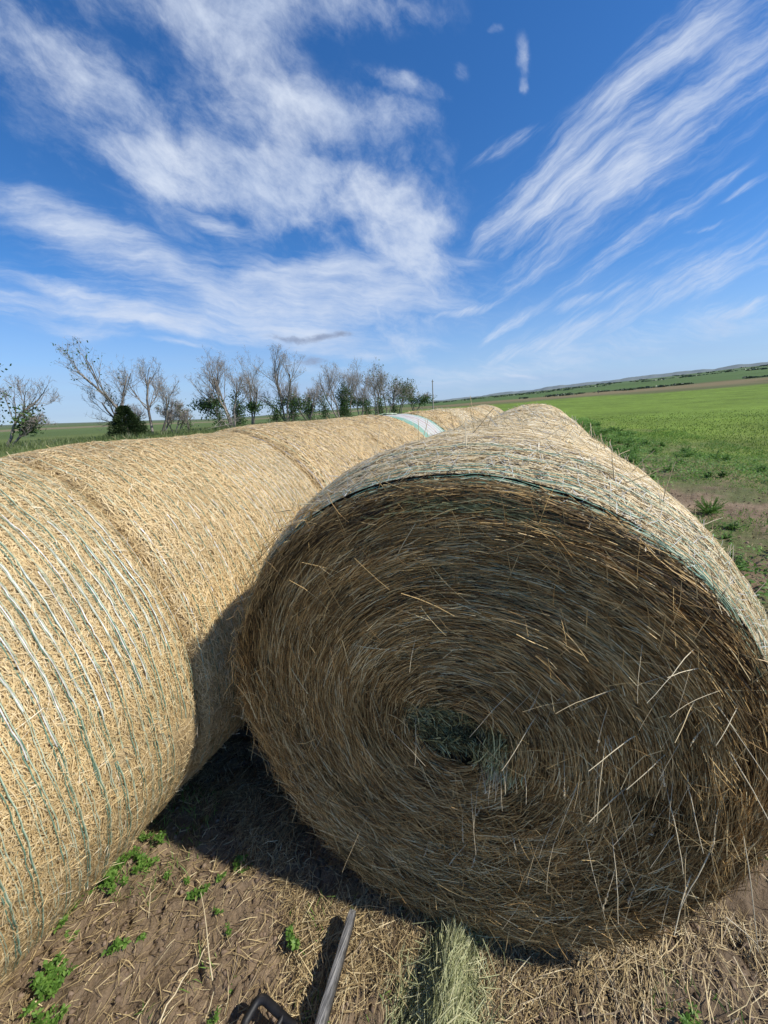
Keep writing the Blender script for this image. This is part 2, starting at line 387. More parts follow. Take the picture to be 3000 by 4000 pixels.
    return t, surf, nrm, nets, La, mid, g
def add_nets(t, nets, names={'teal': 'net_wrap', 'teal_pale': 'net_wrap', 'white_net': 'net_wrap', 'grey_net': 'net_wrap'}):
    """all strands of one colour are one part"""
    for mk, bg in nets.items():
        o = bg.build('net_wrap', M[mk], t)
        o['label'] = {'teal': 'teal net wrap strands', 'teal_pale': 'pale teal net wrap strands', 'white_net': 'white net wrap strands, on the nearest left bale painted sheen', 'grey_net': 'greyish net wrap strands'}[mk]
def zigzag(nets, surf, nrm, a0, a1, th0, th1, n, g, mk='white_net', w=.0011, lift=.006, mid=0, amp=.03):
    bg = nets.setdefault(mk, Bag())
    a = g.uniform(a0, a1, n)-mid; th = np.radians(g.uniform(th0, th1, n))
    s = np.where(g.random(n) < .5, 1, -1)
    p0 = surf(a, th)+nrm(a, th)*g.uniform(0, lift, n)[:, None]; a2 = a+g.uniform(.3, 1, n)*amp; th2 = th+s*g.uniform(.006, .04, n)
    p1 = surf(a2, th2)+nrm(a2, th2)*g.uniform(0, lift*1.3, n)[:, None]
    pm = (p0+p1)/2; bg.ribbons(pm, p1-p0, nrm(a, th), np.linalg.norm(p1-p0, axis=1), w, bend=g.normal(0, .003, n), c=.5, k=2)

XL, RL = -2.0842, .8734
LG = 'round bales in the left row'
def left_hoops(a0, a1, kind):
    hs = []; g = np.random.default_rng(int(a0*100)+900)
    if kind == 'near':
        for k, a in enumerate(np.arange(a0+.03, a1-.015, .031)):
            main = k % 2 == 0
            for q in ((-.005, .005) if main else (0,)):
                hs.append((a+q+g.normal(0, .0015), .0024 if main else .0017, .0140, 'teal' if main else 'teal_pale', -60, 150))
            hs.append((a+.006, .0020, .0142, 'teal_pale', -60, 150))
            t0 = 12+g.uniform(-6, 6)
            hs.append((a+.002+g.normal(0, .002), .0026, .0150, 'white_net', t0, t0+34+g.uniform(-10, 10)))  # short white arcs paint the sheen on the strands
    elif kind == 'second':
        for k, a in enumerate(np.arange(a0+.04, a1-.02, .042)):
            tl = a < a0+.62
            hs.append((a, .0032, .0115, 'teal' if tl and k % 2 else 'teal_pale', -50, 150))
            if not tl: hs.append((a+.012, .003, .0135, 'white_net', 5, 65))
            elif k % 3 == 0: hs.append((a+.012, .0045, .0105, 'white_net', 12, 45))
    else:
        for k, a in enumerate(np.arange(a0+.03, a1-.02, .034)):
            hs.append((a, .004, .010, ('grey_net', 'teal_pale', 'white_net')[k % 3], -30, 150))
    return hs
specs = [ # a0, a1, R, n, kind, label, sh0, sh1
    (-.40, .90, RL, 165000, 'near', 'golden bale at the left edge with paired teal net strands, nearest of its row', .05, .055),
    (.90, 2.18, RL, 130000, 'second', 'golden round bale second in the left row, partly shaded by the big brown-ended bale', .055, .10),
    (2.18, 3.52, .885, 60000, 'far', 'third bale of the left row, just beyond the first deep seam', .10, .03),
    (3.52, 4.95, .885, 40000, 'far', 'fourth bale of the left row, directly in front of the white wrapped bale', .03, .09),
]
for k, (a0, a1, R, n, kind, lab, s0, s1) in enumerate(specs):
    hs = left_hoops(a0, a1, kind)
    t, surf, nrm, nets, La, mid, g = make_bale(XL, a0, a1, R, n, lab, M['under_gold'], M['gold'], s0, s1, ov=1., circ=(.25, .45, .6, .65)[k],
        hoops=hs, seed=11+k, dense=(-78, 125), sw=(.0020, .0023, .0032, .0045)[k], sl=((.010, .066), (.012, .062), (.02, .065), (.03, .08))[k])
    if kind in ('near', 'second'): zigzag(nets, surf, nrm, a0+.03, a1-.06, -40, 120, 2500, g, 'teal_pale', .0014, .011, mid)
    add_nets(t, nets)
# white wrapped bale
def wrapped():
    a0, a1, R = 4.97, 6.10, .885
    t = empty('wrapped_bale', W(XL, (a0+a1)/2, 0.), -AZ, 'round bale in white net wrap with green borders and thin red stripes', 'hay bale', LG)
    La = a1-a0; nt_ = 160; na_ = 90; aa = np.linspace(-La/2, La/2, na_); th = np.linspace(0, 2*PI, nt_, endpoint=False)
    AA, TT = np.meshgrid(aa, th, indexing='ij'); a = AA.ravel(); tt = TT.ravel()
    d = np.minimum(a+La/2, La/2-a); q = np.clip(1-d/.08, 0, 1); rr = R-.08*(1-np.sqrt(1-q*q))+(fbm(a*4, tt*3, 3, 2)-.5)*.03+(fbm(a*30, tt*14, 2, 4)-.5)*.006
    V = np.stack([rr*np.cos(tt), a, np.maximum(R-.02+rr*np.sin(tt), .004)], -1)
    ii, jj = np.meshgrid(np.arange(na_-1), np.arange(nt_), indexing='ij')
    Fq = np.stack([ii*nt_+jj, ii*nt_+(jj+1) % nt_, (ii+1)*nt_+(jj+1) % nt_, (ii+1)*nt_+jj], -1).reshape(-1, 4)
    mm, nt, b = mat_new('striped_wrap', .45, .4); co = objco(nt); sp = nt.nodes.new('ShaderNodeSeparateXYZ'); nt.links.new(co, sp.inputs[0])
    wob = math_(nt, 'MULTIPLY_ADD', noise(nt, 3, 3, co), .05, sp.outputs['Y'])
    u = math_(nt, 'DIVIDE', math_(nt, 'ADD', wob, La/2-.025), La)
    stops = []
    Wt, G, Rd, Gy = (.54, .55, .50), (.20, .38, .28), (.42, .25, .24), (.42, .41, .38)
    seq = [(0, Wt), (.015, G), (.17, Wt), (.24, Gy), (.28, Wt), (.39, Rd), (.42, Wt), (.52, Rd), (.55, Wt), (.62, Gy), (.66, Wt), (.74, G), (.785, Wt), (.85, G)]
    r = nt.nodes.new('ShaderNodeValToRGB'); r.color_ramp.interpolation = 'CONSTANT'; e = r.color_ramp.elements
    while len(e) < len(seq): e.new(.5)
    for k, (p, c) in enumerate(seq): e[k].position = p; e[k].color = (*c, 1)
    nt.links.new(u, r.inputs[0])
    straw = ramp(nt, [(.3, (.4, .3, .16)), (.7, (.7, .62, .45))], noise(nt, 60, 4, co))
    fac = math_(nt, 'GREATER_THAN', noise(nt, 26, 4, co, .7), .565)
    nt.links.new(mixc(nt, math_(nt, 'MULTIPLY', fac, .65), r.outputs[0], straw), b.inputs['Base Color'])
    bump(nt, b, noise(nt, 50, 4, co), .7, .01)
    mesh_np('striped_net_wrap', V, Fq, mm, t, smooth=True)
    for row, s_ in ((0, -1), (na_-1, 1)):
        eb = Bag(); ring = V[row*nt_:(row+1)*nt_]; j = np.arange(nt_); eb.add(np.concatenate([ring, ring.mean(0)[None]]), np.c_[j, (j+1) % nt_, np.full(nt_, nt_)], .4)
        eb.build('end_face', M['under_gold'], t)
    # knot of loose green net on top
    kb = Bag(); g = np.random.default_rng(4)
    for k in range(14):
        s = np.linspace(0, 1, 12)
        aa_ = -.22+.12*s+g.normal(0, .01); tt_ = np.radians(100-14*s+g.normal(0, 1.0, 12))
        kb.path(np.stack([(R+.014+.008*g.random())*np.cos(tt_), aa_+.05*np.sin(s*6+k), R-.02+(R+.014+.012*np.sin(s*PI))*np.sin(tt_)], -1), .007, 4, .5)
    kb.build('loose_net_knot', M['teal_pale'], t)
wrapped()
more = [(6.12, 7.75, .885, 16000, 'bale in the left row right behind the white wrapped bale'),
        (7.75, 9.42, .885, 12000, 'long pale bale in the left row before the dark open gap'),
        (9.62, 11.1, .875, 9000, 'far left-row bale just behind the dark open gap'),
        (11.15, 12.7, .87, 7000, 'far left-row bale with a thin seam each side, second behind the gap'),
        (12.8, 14.3, .885, 6000, 'far left-row bale, next to last at the tapering end'),
        (14.35, 15.9, .89, 5000, 'farthest round bale at the tapering end of the left row')]
for k, (a0, a1, R, n, lab) in enumerate(more):
    t, surf, nrm, nets, La, mid, g = make_bale(XL, a0, a1, R, n, lab, M['under_gold'], M['gold'] if k % 2 == 0 else M['pale'], .09, .09, ov=1., circ=.6,
        hoops=left_hoops(a0, a1, 'far'), seed=31+k, dense=(-20, 125), sw=.007, sl=(.05, .13))
    add_nets(t, nets)

# right row -----------------------------------------------------------------
XR = -.2136
RG = 'round bales in the right row'
A0, A1 = .985, 2.25
hs = []
g0 = np.random.default_rng(77)
for k, a in enumerate([.008, .02, .03, .05, .085, .13, .17]):
    for q in range(3 if k in (1, 2, 4, 6) else 2):
        hs.append((A0+a+g0.normal(0, .006), .0036 if q == 0 else .0024, +.0185+g0.normal(0, .002), 'teal' if q != 1 else 'teal_pale', -78, 215))
for k, a in enumerate(np.arange(.21, 1.24, .052)):
    hs.append((A0+a+g0.normal(0, .006), .0034, .011, ('teal_pale', 'grey_net', 'teal', 'white_net')[k % 4], -60, 190))
    hs.append((A0+a+.02, .0028, .012, ('white_net', 'grey_net')[k % 2], -60, 190))
bale, surf, nrm, nets, La, mid, g = make_bale(XR, A0, A1, .87, 100000, 'big round hay bale with brown spiral end facing the viewer, front of the right row', M['under_pale'], M['pale'],
    sh0=.30, sh1=.07, ov=.33, circ=.74, sl=(.025, .085), sw=.0026, hoops=hs, dense=(-80, 200), seed=5, group=RG, face=True, rest=.08, zc=ZC, litter_lift=.016)
zigzag(nets, surf, nrm, A0+.0, A0+.2, -60, 200, 1500, g, 'white_net', .0013, .02, mid, .05)
zigzag(nets, surf, nrm, A0+.2, A1-.05, -40, 180, 1500, g, 'grey_net', .0014, .013, mid)
add_nets(bale, nets)
# the hay end, local coords: x lateral, y along; face plane at y=-La/2
def end_face(t, La):
    g = np.random.default_rng(99)
    yf = -La/2; RF = .79
    def fy(x, z, rho, th):
        n = (fbm(th*3+9, rho*7, 4, 3)-.5)
        rip = (fbm(rho*30, th*1.6, 3, 6)-.5)*.022-.045*sstep(-.35, -.8, z-ZC)
        dome = -.022*(1-(rho/.8)**2)+.014*sstep(.70, .80, rho)
        hole = .06*np.exp(-((x-.03)**2/.095**2+((z-.87+.25*(x))**2)/.062**2))
        cav = .05*np.exp(-((x-.52)**2+(z-.79)**2)/.07**2)
        return yf+.06*x+dome+rip+n*.05+hole+cav
    nr_, nt_ = 110, 420
    rho = np.linspace(0, RF+.02, nr_); th = np.linspace(0, 2*PI, nt_, endpoint=False)
    RR, TT = np.meshgrid(rho, th, indexing='ij'); RR = RR.ravel(); TT = TT.ravel()
    x = RR*np.cos(TT); z = ZC+RR*np.sin(TT)
    V = np.stack([x, fy(x, z, RR, TT)+.006, np.maximum(z, .004)], -1)
    ii, jj = np.meshgrid(np.arange(nr_-1), np.arange(nt_), indexing='ij')
    Fq = np.stack([ii*nt_+jj, ii*nt_+(jj+1) % nt_, (ii+1)*nt_+(jj+1) % nt_, (ii+1)*nt_+jj], -1).reshape(-1, 4)[:, ::-1]
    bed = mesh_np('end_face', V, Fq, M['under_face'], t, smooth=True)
    # coiled stalks
    n = 84000
    rho = np.sqrt(g.uniform(.10**2, (RF-.005)**2, n)); th = g.uniform(0, 2*PI, n); rho = np.where(np.sin(th) < .2, rho*1.05, rho)
    x = rho*np.cos(th); z = ZC+rho*np.sin(th)
    low = sstep(.0, -.5, z-ZC)                       # lower third hangs more
    jit = g.normal(0, 1, n)*(.11+.20*low+.25*(g.random(n) < .12))
    sgn = 1
    ang = th+PI/2+jit+.12
    y = fy(x, z, rho, th)-g.uniform(-.004, .020, n)+.012*sstep(RF-.06, RF+.05, rho)
    T = np.stack([np.cos(ang), g.normal(-.0, .06, n), np.sin(ang)], -1)
    L = g.uniform(.05, .20, n)*np.clip(rho/.35, .45, 1.1)
    wd = g.uniform(.0009, .0025, n)
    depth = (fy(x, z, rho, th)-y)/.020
    c = np.clip(g.beta(1.3, 1.7, n)*.95+.15*depth+(fbm(rho*34, th*1.6, 3, 12)-.5)*.42+.03-.25*sstep(.66, .76, rho)*(z > ZC), 0, 1)  # upper edge darkened in colour to paint the shade under the rim
    N_ = np.tile([0, -1., 0], (n, 1))+g.normal(0, .25, (n, 3))
    cb = Bag()
    # side bend follows the coil
    B = norm(np.cross(norm(T), N_)); inward = -np.stack([np.cos(th), 0*th, np.sin(th)], -1)
    sg = np.sign((B*inward).sum(-1))
    cb.ribbons(P := np.stack([x, y, np.maximum(z, .015)], -1), T, N_, L, wd, bend=g.normal(0, .05, n)*L, side=sg*(L*L/(8*rho+.05))*1.0, c=c, k=3, roll=g.normal(0, .5, n))
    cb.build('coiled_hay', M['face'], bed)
    # stalks that close the rim under the net
    n = 5200; th = g.uniform(0, 2*PI, n); rho = g.uniform(.735, .800, n); x = rho*np.cos(th); z = ZC+rho*np.sin(th)
    y = yf+.06*x-.045*sstep(-.35, -.8, z-ZC)-g.uniform(-.006, .016, n)+.012*sstep(.78, .80, rho); ang = th+PI/2+g.normal(0, .13, n)
    Lr = g.uniform(.04, .14, n); rimb = Bag()
    rimb.ribbons(np.stack([x, y, np.maximum(z, .02)], -1), np.stack([np.cos(ang), g.normal(0, .07, n), np.sin(ang)], -1), np.tile([0, -1., .35], (n, 1))+g.normal(0, .25, (n, 3)), Lr, g.uniform(.001, .0028, n), bend=g.normal(0, .05, n)*Lr, side=0*Lr, c=np.clip(g.uniform(.15, .8, n)+2.2*(rho-.765), 0, 1), k=2)
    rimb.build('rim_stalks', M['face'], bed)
    # messy cross stalks
    n = 2600
    rho = np.sqrt(g.uniform(.12**2, RF**2, n)); th = g.uniform(0, 2*PI, n); x = rho*np.cos(th); z = ZC+rho*np.sin(th)
    keep = g.random(n) < (.25+.75*sstep(.25, -.35, z-ZC)+.3*(x > .25)); x, z, rho, th = x[keep], z[keep], rho[keep], th[keep]; n = len(x)
    ang = np.where(g.random(n) < .5, g.normal(-PI/3.2, .35, n), g.uniform(0, PI, n))
    T = np.stack([np.cos(ang), g.normal(0, .16, n), np.sin(ang)], -1)
    L = g.uniform(.04, .17, n)
    y = fy(x, z, rho, th)-g.uniform(.012, .04, n)
    mb = Bag(); mb.ribbons(np.stack([x, y, np.maximum(z, .03)], -1), T, np.tile([0, -1., 0], (n, 1)), L, g.uniform(.0010, .0024, n), bend=g.normal(0, .07, n)*L, side=g.normal(0, .05, n)*L, c=g.uniform(.35, .95, n), k=3, roll=g.normal(0, .5, n))
    mb.build('loose_hay', M['face'], bed)
    # long stems sticking out, lit by the sun
    st = Bag()
    def stem(x, z, dx, dz, out, L, r, c, hang=.3, start=.0):
        rho_ = math.hypot(x, z-ZC); th_ = math.atan2(z-ZC, x)
        p = np.array([x, float(fy(np.array(x), np.array(z), np.array(rho_), np.array(th_)))-.005-start, z]); d = norm(np.array([dx, -out, dz]))
        pts = [p]; k = 7
        for q in range(k):
            d = norm(d+np.array([0, 0, -hang/k])+g.normal(0, .045, 3)); pts.append(pts[-1]+d*L/k)
        st.path(pts, np.linspace(r, r*.55, k+1), 4, c)
        return pts
    for k in range(60):
        right = g.random() < .86
        if right: x = g.uniform(.22, .74); z = ZC+g.uniform(-.62, .42)
        else: x = g.uniform(-.6, .5); z = ZC+g.uniform(-.6, .65)
        if math.hypot(x, z-ZC) > .76: continue
        a = g.normal(-1.9 if z < ZC+.1 else -2.6, .55)
        stem(x, z, math.cos(a), math.sin(a), g.uniform(.3, 1.3), g.uniform(.07, .22), g.uniform(.0006, .0013), g.uniform(.6, 1), g.uniform(.1, .8))
    for k in range(26):
        stem(.13+g.normal(0, .022), .79+g.normal(0, .02), g.normal(.05, .25), -1, g.uniform(.7, 1.5), g.uniform(.05, .13), g.uniform(.0007, .0014), g.uniform(.8, 1), .9)
    for (x, z, a, out, L, r) in [(.50, .99, -2.95, .25, .20, .0022), (.56, .93, -2.9, .4, .16, .002), (.62, 1.12, -.9, .25, .30, .0018), (.66, 1.0, -.95, .2, .42, .0022),
                                 (.60, 1.2, 2.9, .3, .12, .002), (.52, .80, -2.75, .5, .21, .0026), (.60, .86, -1.3, .4, .16, .002), (.57, .80, -1.5, .5, .19, .0022),
                                 (.70, .70, -2.2, .4, .24, .0028), (.66, .56, -2.25, .5, .18, .003), (.72, .80, -1.3, .2, .34, .0024), (.05, .70, -1.5, .35, .22, .0014),
                                 (.07, .72, -1.35, .4, .16, .0012), (-.22, .83, 0.0, .25, .17, .0014), (.45, .62, -1.4, .4, .2, .0018), (.38, .6, -1.2, .3, .2, .0014),
                                 (.25, 1.1, -2.3, .15, .14, .0012), (-.1, 1.22, -1.7, .2, .14, .0014), (.18, 1.06, -2.5, .2, .2, .0014)]:
        pts = stem(x, z, math.cos(a), math.sin(a), out*1.7+.15, L, r*.75, .95, .35)
    # seed heads
    for k in range(26):
        x = g.uniform(-.1, .72); z = ZC+g.uniform(-.5, .3)
        if math.hypot(x, z-ZC) > .74: continue
        pts = stem(x, z, g.normal(-.3, .5), -1, g.uniform(.3, .8), g.uniform(.06, .14), .0011, .9)
        e = np.array(pts[-1]); dd = norm(np.array(pts[-1])-np.array(pts[-2]))
        m_ = 14; s = np.linspace(-.03, .005, m_)[:, None]; P_ = e+dd*s; T_ = norm(dd+g.normal(0, .45, (m_, 3)))
        st.ribbons(P_, T_, g.normal(0, 1, (m_, 3)), .012, .0035, c=g.uniform(.7, 1, m_), taper=.2)
    st.build('protruding_stems', M['litter_bright'], bed)['kind'] = 'stuff'
    # green core
    n = 5200; q = g.random(n)**.5; ph = g.uniform(0, 2*PI, n)
    x = .01+q*.15*np.cos(ph); z = .862+q*.075*np.sin(ph)-.2*(x-.02)
    rho_ = np.hypot(x, z-ZC); th_ = np.arctan2(z-ZC, x)
    y = fy(x, z, rho_, th_)-g.uniform(-.004, .022, n)
    right = sstep(.0, .1, x); ang = np.where(g.random(n) < .5, g.normal(-.35, .35, n), g.uniform(0, PI, n))*(1-right)+right*g.normal(-1.75, .35, n)
    T = np.stack([np.cos(ang), g.normal(0, .25, n), np.sin(ang)], -1); L = g.uniform(.025, .10, n)
    co_ = Bag(); co_.ribbons(np.stack([x, y, z], -1), T, np.tile([0, -1., 0], (n, 1))+g.normal(0, .4, (n, 3)), L, g.uniform(.0016, .0034, n), bend=g.normal(0, .12, n)*L, side=g.normal(0, .1, n)*L, c=np.clip(g.beta(1.3, 1.8, n)-.55*np.exp(-((x-.07)**2/.05**2+(z-.86)**2/.03**2)), 0, 1), k=3)  # dark spot in strand colour paints shade in the core's hollow
    n = 620; x = .14+g.normal(0, .022, n); z = .80+g.normal(0, .03, n)-.3*(x-.14)
    y = yf+.06*x-.012-g.uniform(0, .03, n); ang = g.normal(-1.8, .3, n)
    T = np.stack([np.cos(ang), g.normal(-.15, .2, n), np.sin(ang)], -1); L = g.uniform(.03, .11, n)
    co_.ribbons(np.stack([x, y, z], -1), T, np.tile([0, -1., 0], (n, 1))+g.normal(0, .4, (n, 3)), L, g.uniform(.0014, .003, n), bend=g.normal(0, .12, n)*L, c=g.uniform(.3, 1, n), k=3)
    co_.build('green_core', M['core'], bed)
    # darker green streak under the top rim
    n = 420; th = np.radians(g.normal(86, 9, n)); rho = g.normal(.735, .014, n); x = rho*np.cos(th); z = ZC+rho*np.sin(th); y = fy(x, z, rho, th)-g.uniform(.0, .03, n)
    ang = th+PI/2+g.normal(0, .2, n); L = g.uniform(.04, .11, n)
    gb = Bag(); gb.ribbons(np.stack([x, y, z], -1), np.stack([np.cos(ang), g.normal(0, .1, n), np.sin(ang)], -1), np.tile([0, -1., 0], (n, 1)), L, .0024, bend=g.normal(0, .1, n)*L, c=g.uniform(.2, .9, n), k=3)
    gb.build('green_streak', M['core'], bed)
    # rim wisps on the left edge
    n = 900; th = np.radians(g.uniform(120, 240, n)); rho = RF+g.uniform(-.02, .075, n); x = rho*np.cos(th); z = ZC+rho*np.sin(th)
    y = yf+.06*x+g.uniform(-.01, .07, n); ang = th+PI/2+g.normal(0, .35, n)
    L = g.uniform(.04, .13, n); rb = Bag()
    rb.ribbons(np.stack([x, y, np.maximum(z, .03)], -1), np.stack([np.cos(ang), g.normal(0, .3, n), np.sin(ang)], -1), g.normal(0, 1, (n, 3)), L, g.uniform(.0012, .003, n), bend=g.normal(0, .1, n)*L, c=g.uniform(.4, 1, n), k=3)
    rb.build('rim_wisps', M['face'], bed)
M['litter_bright'] = straw_mat('dry_stem', [(0, (.3, .2, .1)), (.7, (.55, .43, .24)), (1, (.72, .62, .42))])
end_face(bale, La)
rb = [(2.27, 3.18, .87, 45000, .07, .12, 'second bale of the right row, its top forming the near crest', .0045),
      (3.40, 4.9, .86, 22000, .12, .05, 'third bale of the right row, low behind the near crest', .006),
      (4.9, 6.35, .875, 14000, .05, .05, 'fourth bale of the right row, mid-slope behind the near crest', .007),
      (6.35, 7.8, .88, 10000, .05, .05, 'fifth bale of the right row, before the rounded far end', .008),
      (7.8, 9.3, .885, 9000, .05, .12, 'last visible bale of the right row, its rounded top against the far field', .008)]
for k, (a0, a1, R, n, s0, s1, lab, sw) in enumerate(rb):
    hh_ = [(a, .005 if k == 0 else .006, .012, ('white_net', 'grey_net', 'teal_pale')[q % 3], -30, 180) for q, a in enumerate(np.arange(a0+.04, a1-.02, .05))] if k < 3 else []
    t, surf, nrm, nets, La_, mid_, g = make_bale(XR, a0, a1, R, n, lab, M['under_gold'] if k else M['under_pale'], M['pale'], s0, s1, ov=1., circ=.7, hoops=hh_, seed=51+k,
        group=RG, dense=(-60, 190), sw=sw, sl=(.04, .12))
    add_nets(t, nets)
# stray stems lying over the front bale's right shoulder
def stray():
    g = np.random.default_rng(3); b = Bag()
    for k in range(150):
        a = g.uniform(-La/2+.02, La/2); th = math.radians(g.uniform(-35, 150))
        p = surf0(np.array(a), np.array(th)); n = np.array([math.cos(th), 0, math.sin(th)])
        d = norm(n*g.uniform(.1, 1)+g.normal(0, .7, 3)); L = g.uniform(.05, .16); pts = [p]
        for q in range(4): d = norm(d+g.normal(0, .08, 3)); pts.append(pts[-1]+d*L/4)
        b.path(pts, np.linspace(.0015, .0008, 5), 4, g.uniform(.3, 1))
    b.build('stray_stems', M['litter_bright'], bale)['kind'] = 'stuff'
def surf0(a, th): return np.array([.875*math.cos(th), float(a), ZC+.875*math.sin(th)])
stray()

# ------------------------------------------------------------------ litter of straw on the ground
def scatter(n, u0, u1, v0, v1, g):
    return g.uniform(u0, u1, n), g.uniform(v0, v1, n)
def litter():
    g = np.random.default_rng(12); b = Bag()
    zones = [(30000, -2.0, -.5, .1, 1.15, (.015, .085), .0022, 1.), (34000, -2.1, .9, .1, 1.35, (.012, .06), .0019, .9), (5200, -1.3, -.9, .9, 8, (.03, .12), .0028, 1.), (7000, -.7, .8, .55, 1.15, (.04, .16), .0024, 1.), (4200, .3, 1.3, .5, 1.3, (.04, .18), .0024, 1.), (9000, .6, 5.5, 1, 11, (.03, .10), .004, .8), (3500, -1.4, .3, .95, 1.15, (.05, .2), .0024, .8)]
    for n, u0, u1, v0, v1, sl, w, hi in zones:
        u = g.uniform(u0, u1, n); v = g.uniform(v0, v1, n); p = W(u, v, 0.*u)
        patch = fbm(p[:, 0]*3.2, p[:, 1]*3.2, 3, 33)
        k = g.random(n) < sstep(.42, .60, patch)*.8+.12
        p = p[k]; n = len(p); L = g.uniform(*sl, n); ang = g.normal(.9, .8, n)
        T = np.stack([np.cos(ang), np.sin(ang), g.normal(0, .13, n)], -1)
        p[:, 2] = gz(p[:, 0], p[:, 1])+.003+g.uniform(0, .014, n)+np.abs(T[:, 2])*L*.4
        b.ribbons(p, T, np.tile([0, 0, 1.], (n, 1))+g.normal(0, .35, (n, 3)), L, w*g.uniform(.5, 1.4, n), bend=g.normal(0, .06, n)*L, side=g.normal(0, .06, n)*L, c=g.uniform(0, hi, n), k=2)
    # upright stubble
    n = 5200; u = g.uniform(-2., 1.1, n); v = g.uniform(.1, 1.3, n); p = W(u, v, 0.*u); patch = fbm(p[:, 0]*3.2, p[:, 1]*3.2, 3, 33); k = patch > .5; p = p[k]; n = len(p)
    L = g.uniform(.02, .07, n); T = norm(np.stack([g.normal(0, .5, n), g.normal(0, .5, n), np.ones(n)], -1)); p[:, 2] = gz(p[:, 0], p[:, 1])+L*.4
    b.ribbons(p, T, g.normal(0, 1, (n, 3)), L, .003, c=g.uniform(.3, 1, n), taper=.4)
    tag(b.build('straw_litter', M['litter']), 'loose dry straw and stubble scattered over the soil around the bales', 'straw', kind='stuff')
litter()
def clods():
    g = np.random.default_rng(18); b = Bag()
    base = np.array([[1, 0, 0], [-1, 0, 0], [0, 1, 0], [0, -1, 0], [0, 0, 1], [0, 0, -1.]]); tri = np.array([[0, 2, 4], [2, 1, 4], [1, 3, 4], [3, 0, 4], [2, 0, 5], [1, 2, 5], [3, 1, 5], [0, 3, 5]])
    for n, u0, u1, v0, v1, s0, s1 in ((9000, -2.1, 1.2, .1, 1.3, .002, .015), (3200, .8, 5.5, 1., 9, .005, .022)):
        u = g.uniform(u0, u1, n); v = g.uniform(v0, v1, n); p = W(u, v, 0.*u); r = s0+(s1-s0)*g.random(n)**3; p[:, 2] = gz(p[:, 0], p[:, 1])+r*.15
        V = p[:, None]+(base[None]+g.normal(0, .22, (n, 6, 3)))*r[:, None, None]*np.array([1, 1, .7]); F = (np.arange(n)*6)[:, None, None]+tri[None]
        b.add(V.reshape(-1, 3), F.reshape(-1, 3), np.repeat(g.random(n), 8))
    m = straw_mat('soil_clod', [(0, (.13, .09, .06)), (1, (.27, .2, .145))], rough=.95, spec=.1)
    tag(b.build('soil_clods', m), 'small crumbs and clods of dry brown soil', 'soil', kind='stuff')
clods()
def long_stems():
    g = np.random.default_rng(8)
    for k, (u0, v0, u1, v1) in enumerate([(-1.17, .69, -.93, .52), (-1.03, .59, -1.0, .36)]):
        b = Bag(); s = np.linspace(0, 1, 9); u = u0+(u1-u0)*s+.006*np.sin(s*5+k); v = v0+(v1-v0)*s
        p = W(u, v, 0.*u); p[:, 2] = gz(p[:, 0], p[:, 1])+.03+.03*np.sin(s*PI); b.path(p, np.linspace(.0016, .0026, 9), 5, .9)
        tag(b.build('dry_stalk', M['litter_bright']), ['long pale dry stalk lying on the soil, the right one of the crossing pair', 'long pale dry stalk slanting down to the bottom edge beside its shorter twin'][k], 'stalk', 'long dry stalks on the soil')
long_stems()
def hay_pile():
    g = np.random.default_rng(21); t = empty('hay_tuft', W(-.20, .80, 0.), -AZ, 'pale green tuft of loose hay on the ground in front of the big bale', 'hay'); b = Bag()
    n = 3600; y = g.uniform(-.22, .17, n); x = g.normal(0, .040, n)*(1+.6*(y < 0)); h = .125*np.exp(-(x/.05)**2)*sstep(.19, .0, y)
    z = g.random(n)**.6*h+.01; ang = g.normal(PI/2-.1, .32, n)
    T = np.stack([np.cos(ang), np.sin(ang), g.normal(.1, .28, n)], -1); L = g.uniform(.05, .15, n)
    b.ribbons(np.stack([x, y, z+.004], -1), T, np.tile([0, 0, 1.], (n, 1))+g.normal(0, .5, (n, 3)), L, g.uniform(.0013, .003, n), bend=g.normal(0, .12, n)*L, side=g.normal(0, .1, n)*L, c=g.uniform(0, 1, n), k=3)
    n = 500; x = g.normal(.0, .07, n); y = g.uniform(-.2, .2, n); T = norm(g.normal(0, 1, (n, 3))*[1, 1, .6]+[0, .3, .4]); L = g.uniform(.05, .12, n)
    b.ribbons(np.stack([x, y, .03+L*.3], -1), T, g.normal(0, 1, (n, 3)), L, .002, bend=g.normal(0, .12, n)*L, c=g.uniform(.2, 1, n), k=3)
    b.build('hay_strands', M['hay'], t)
hay_pile()

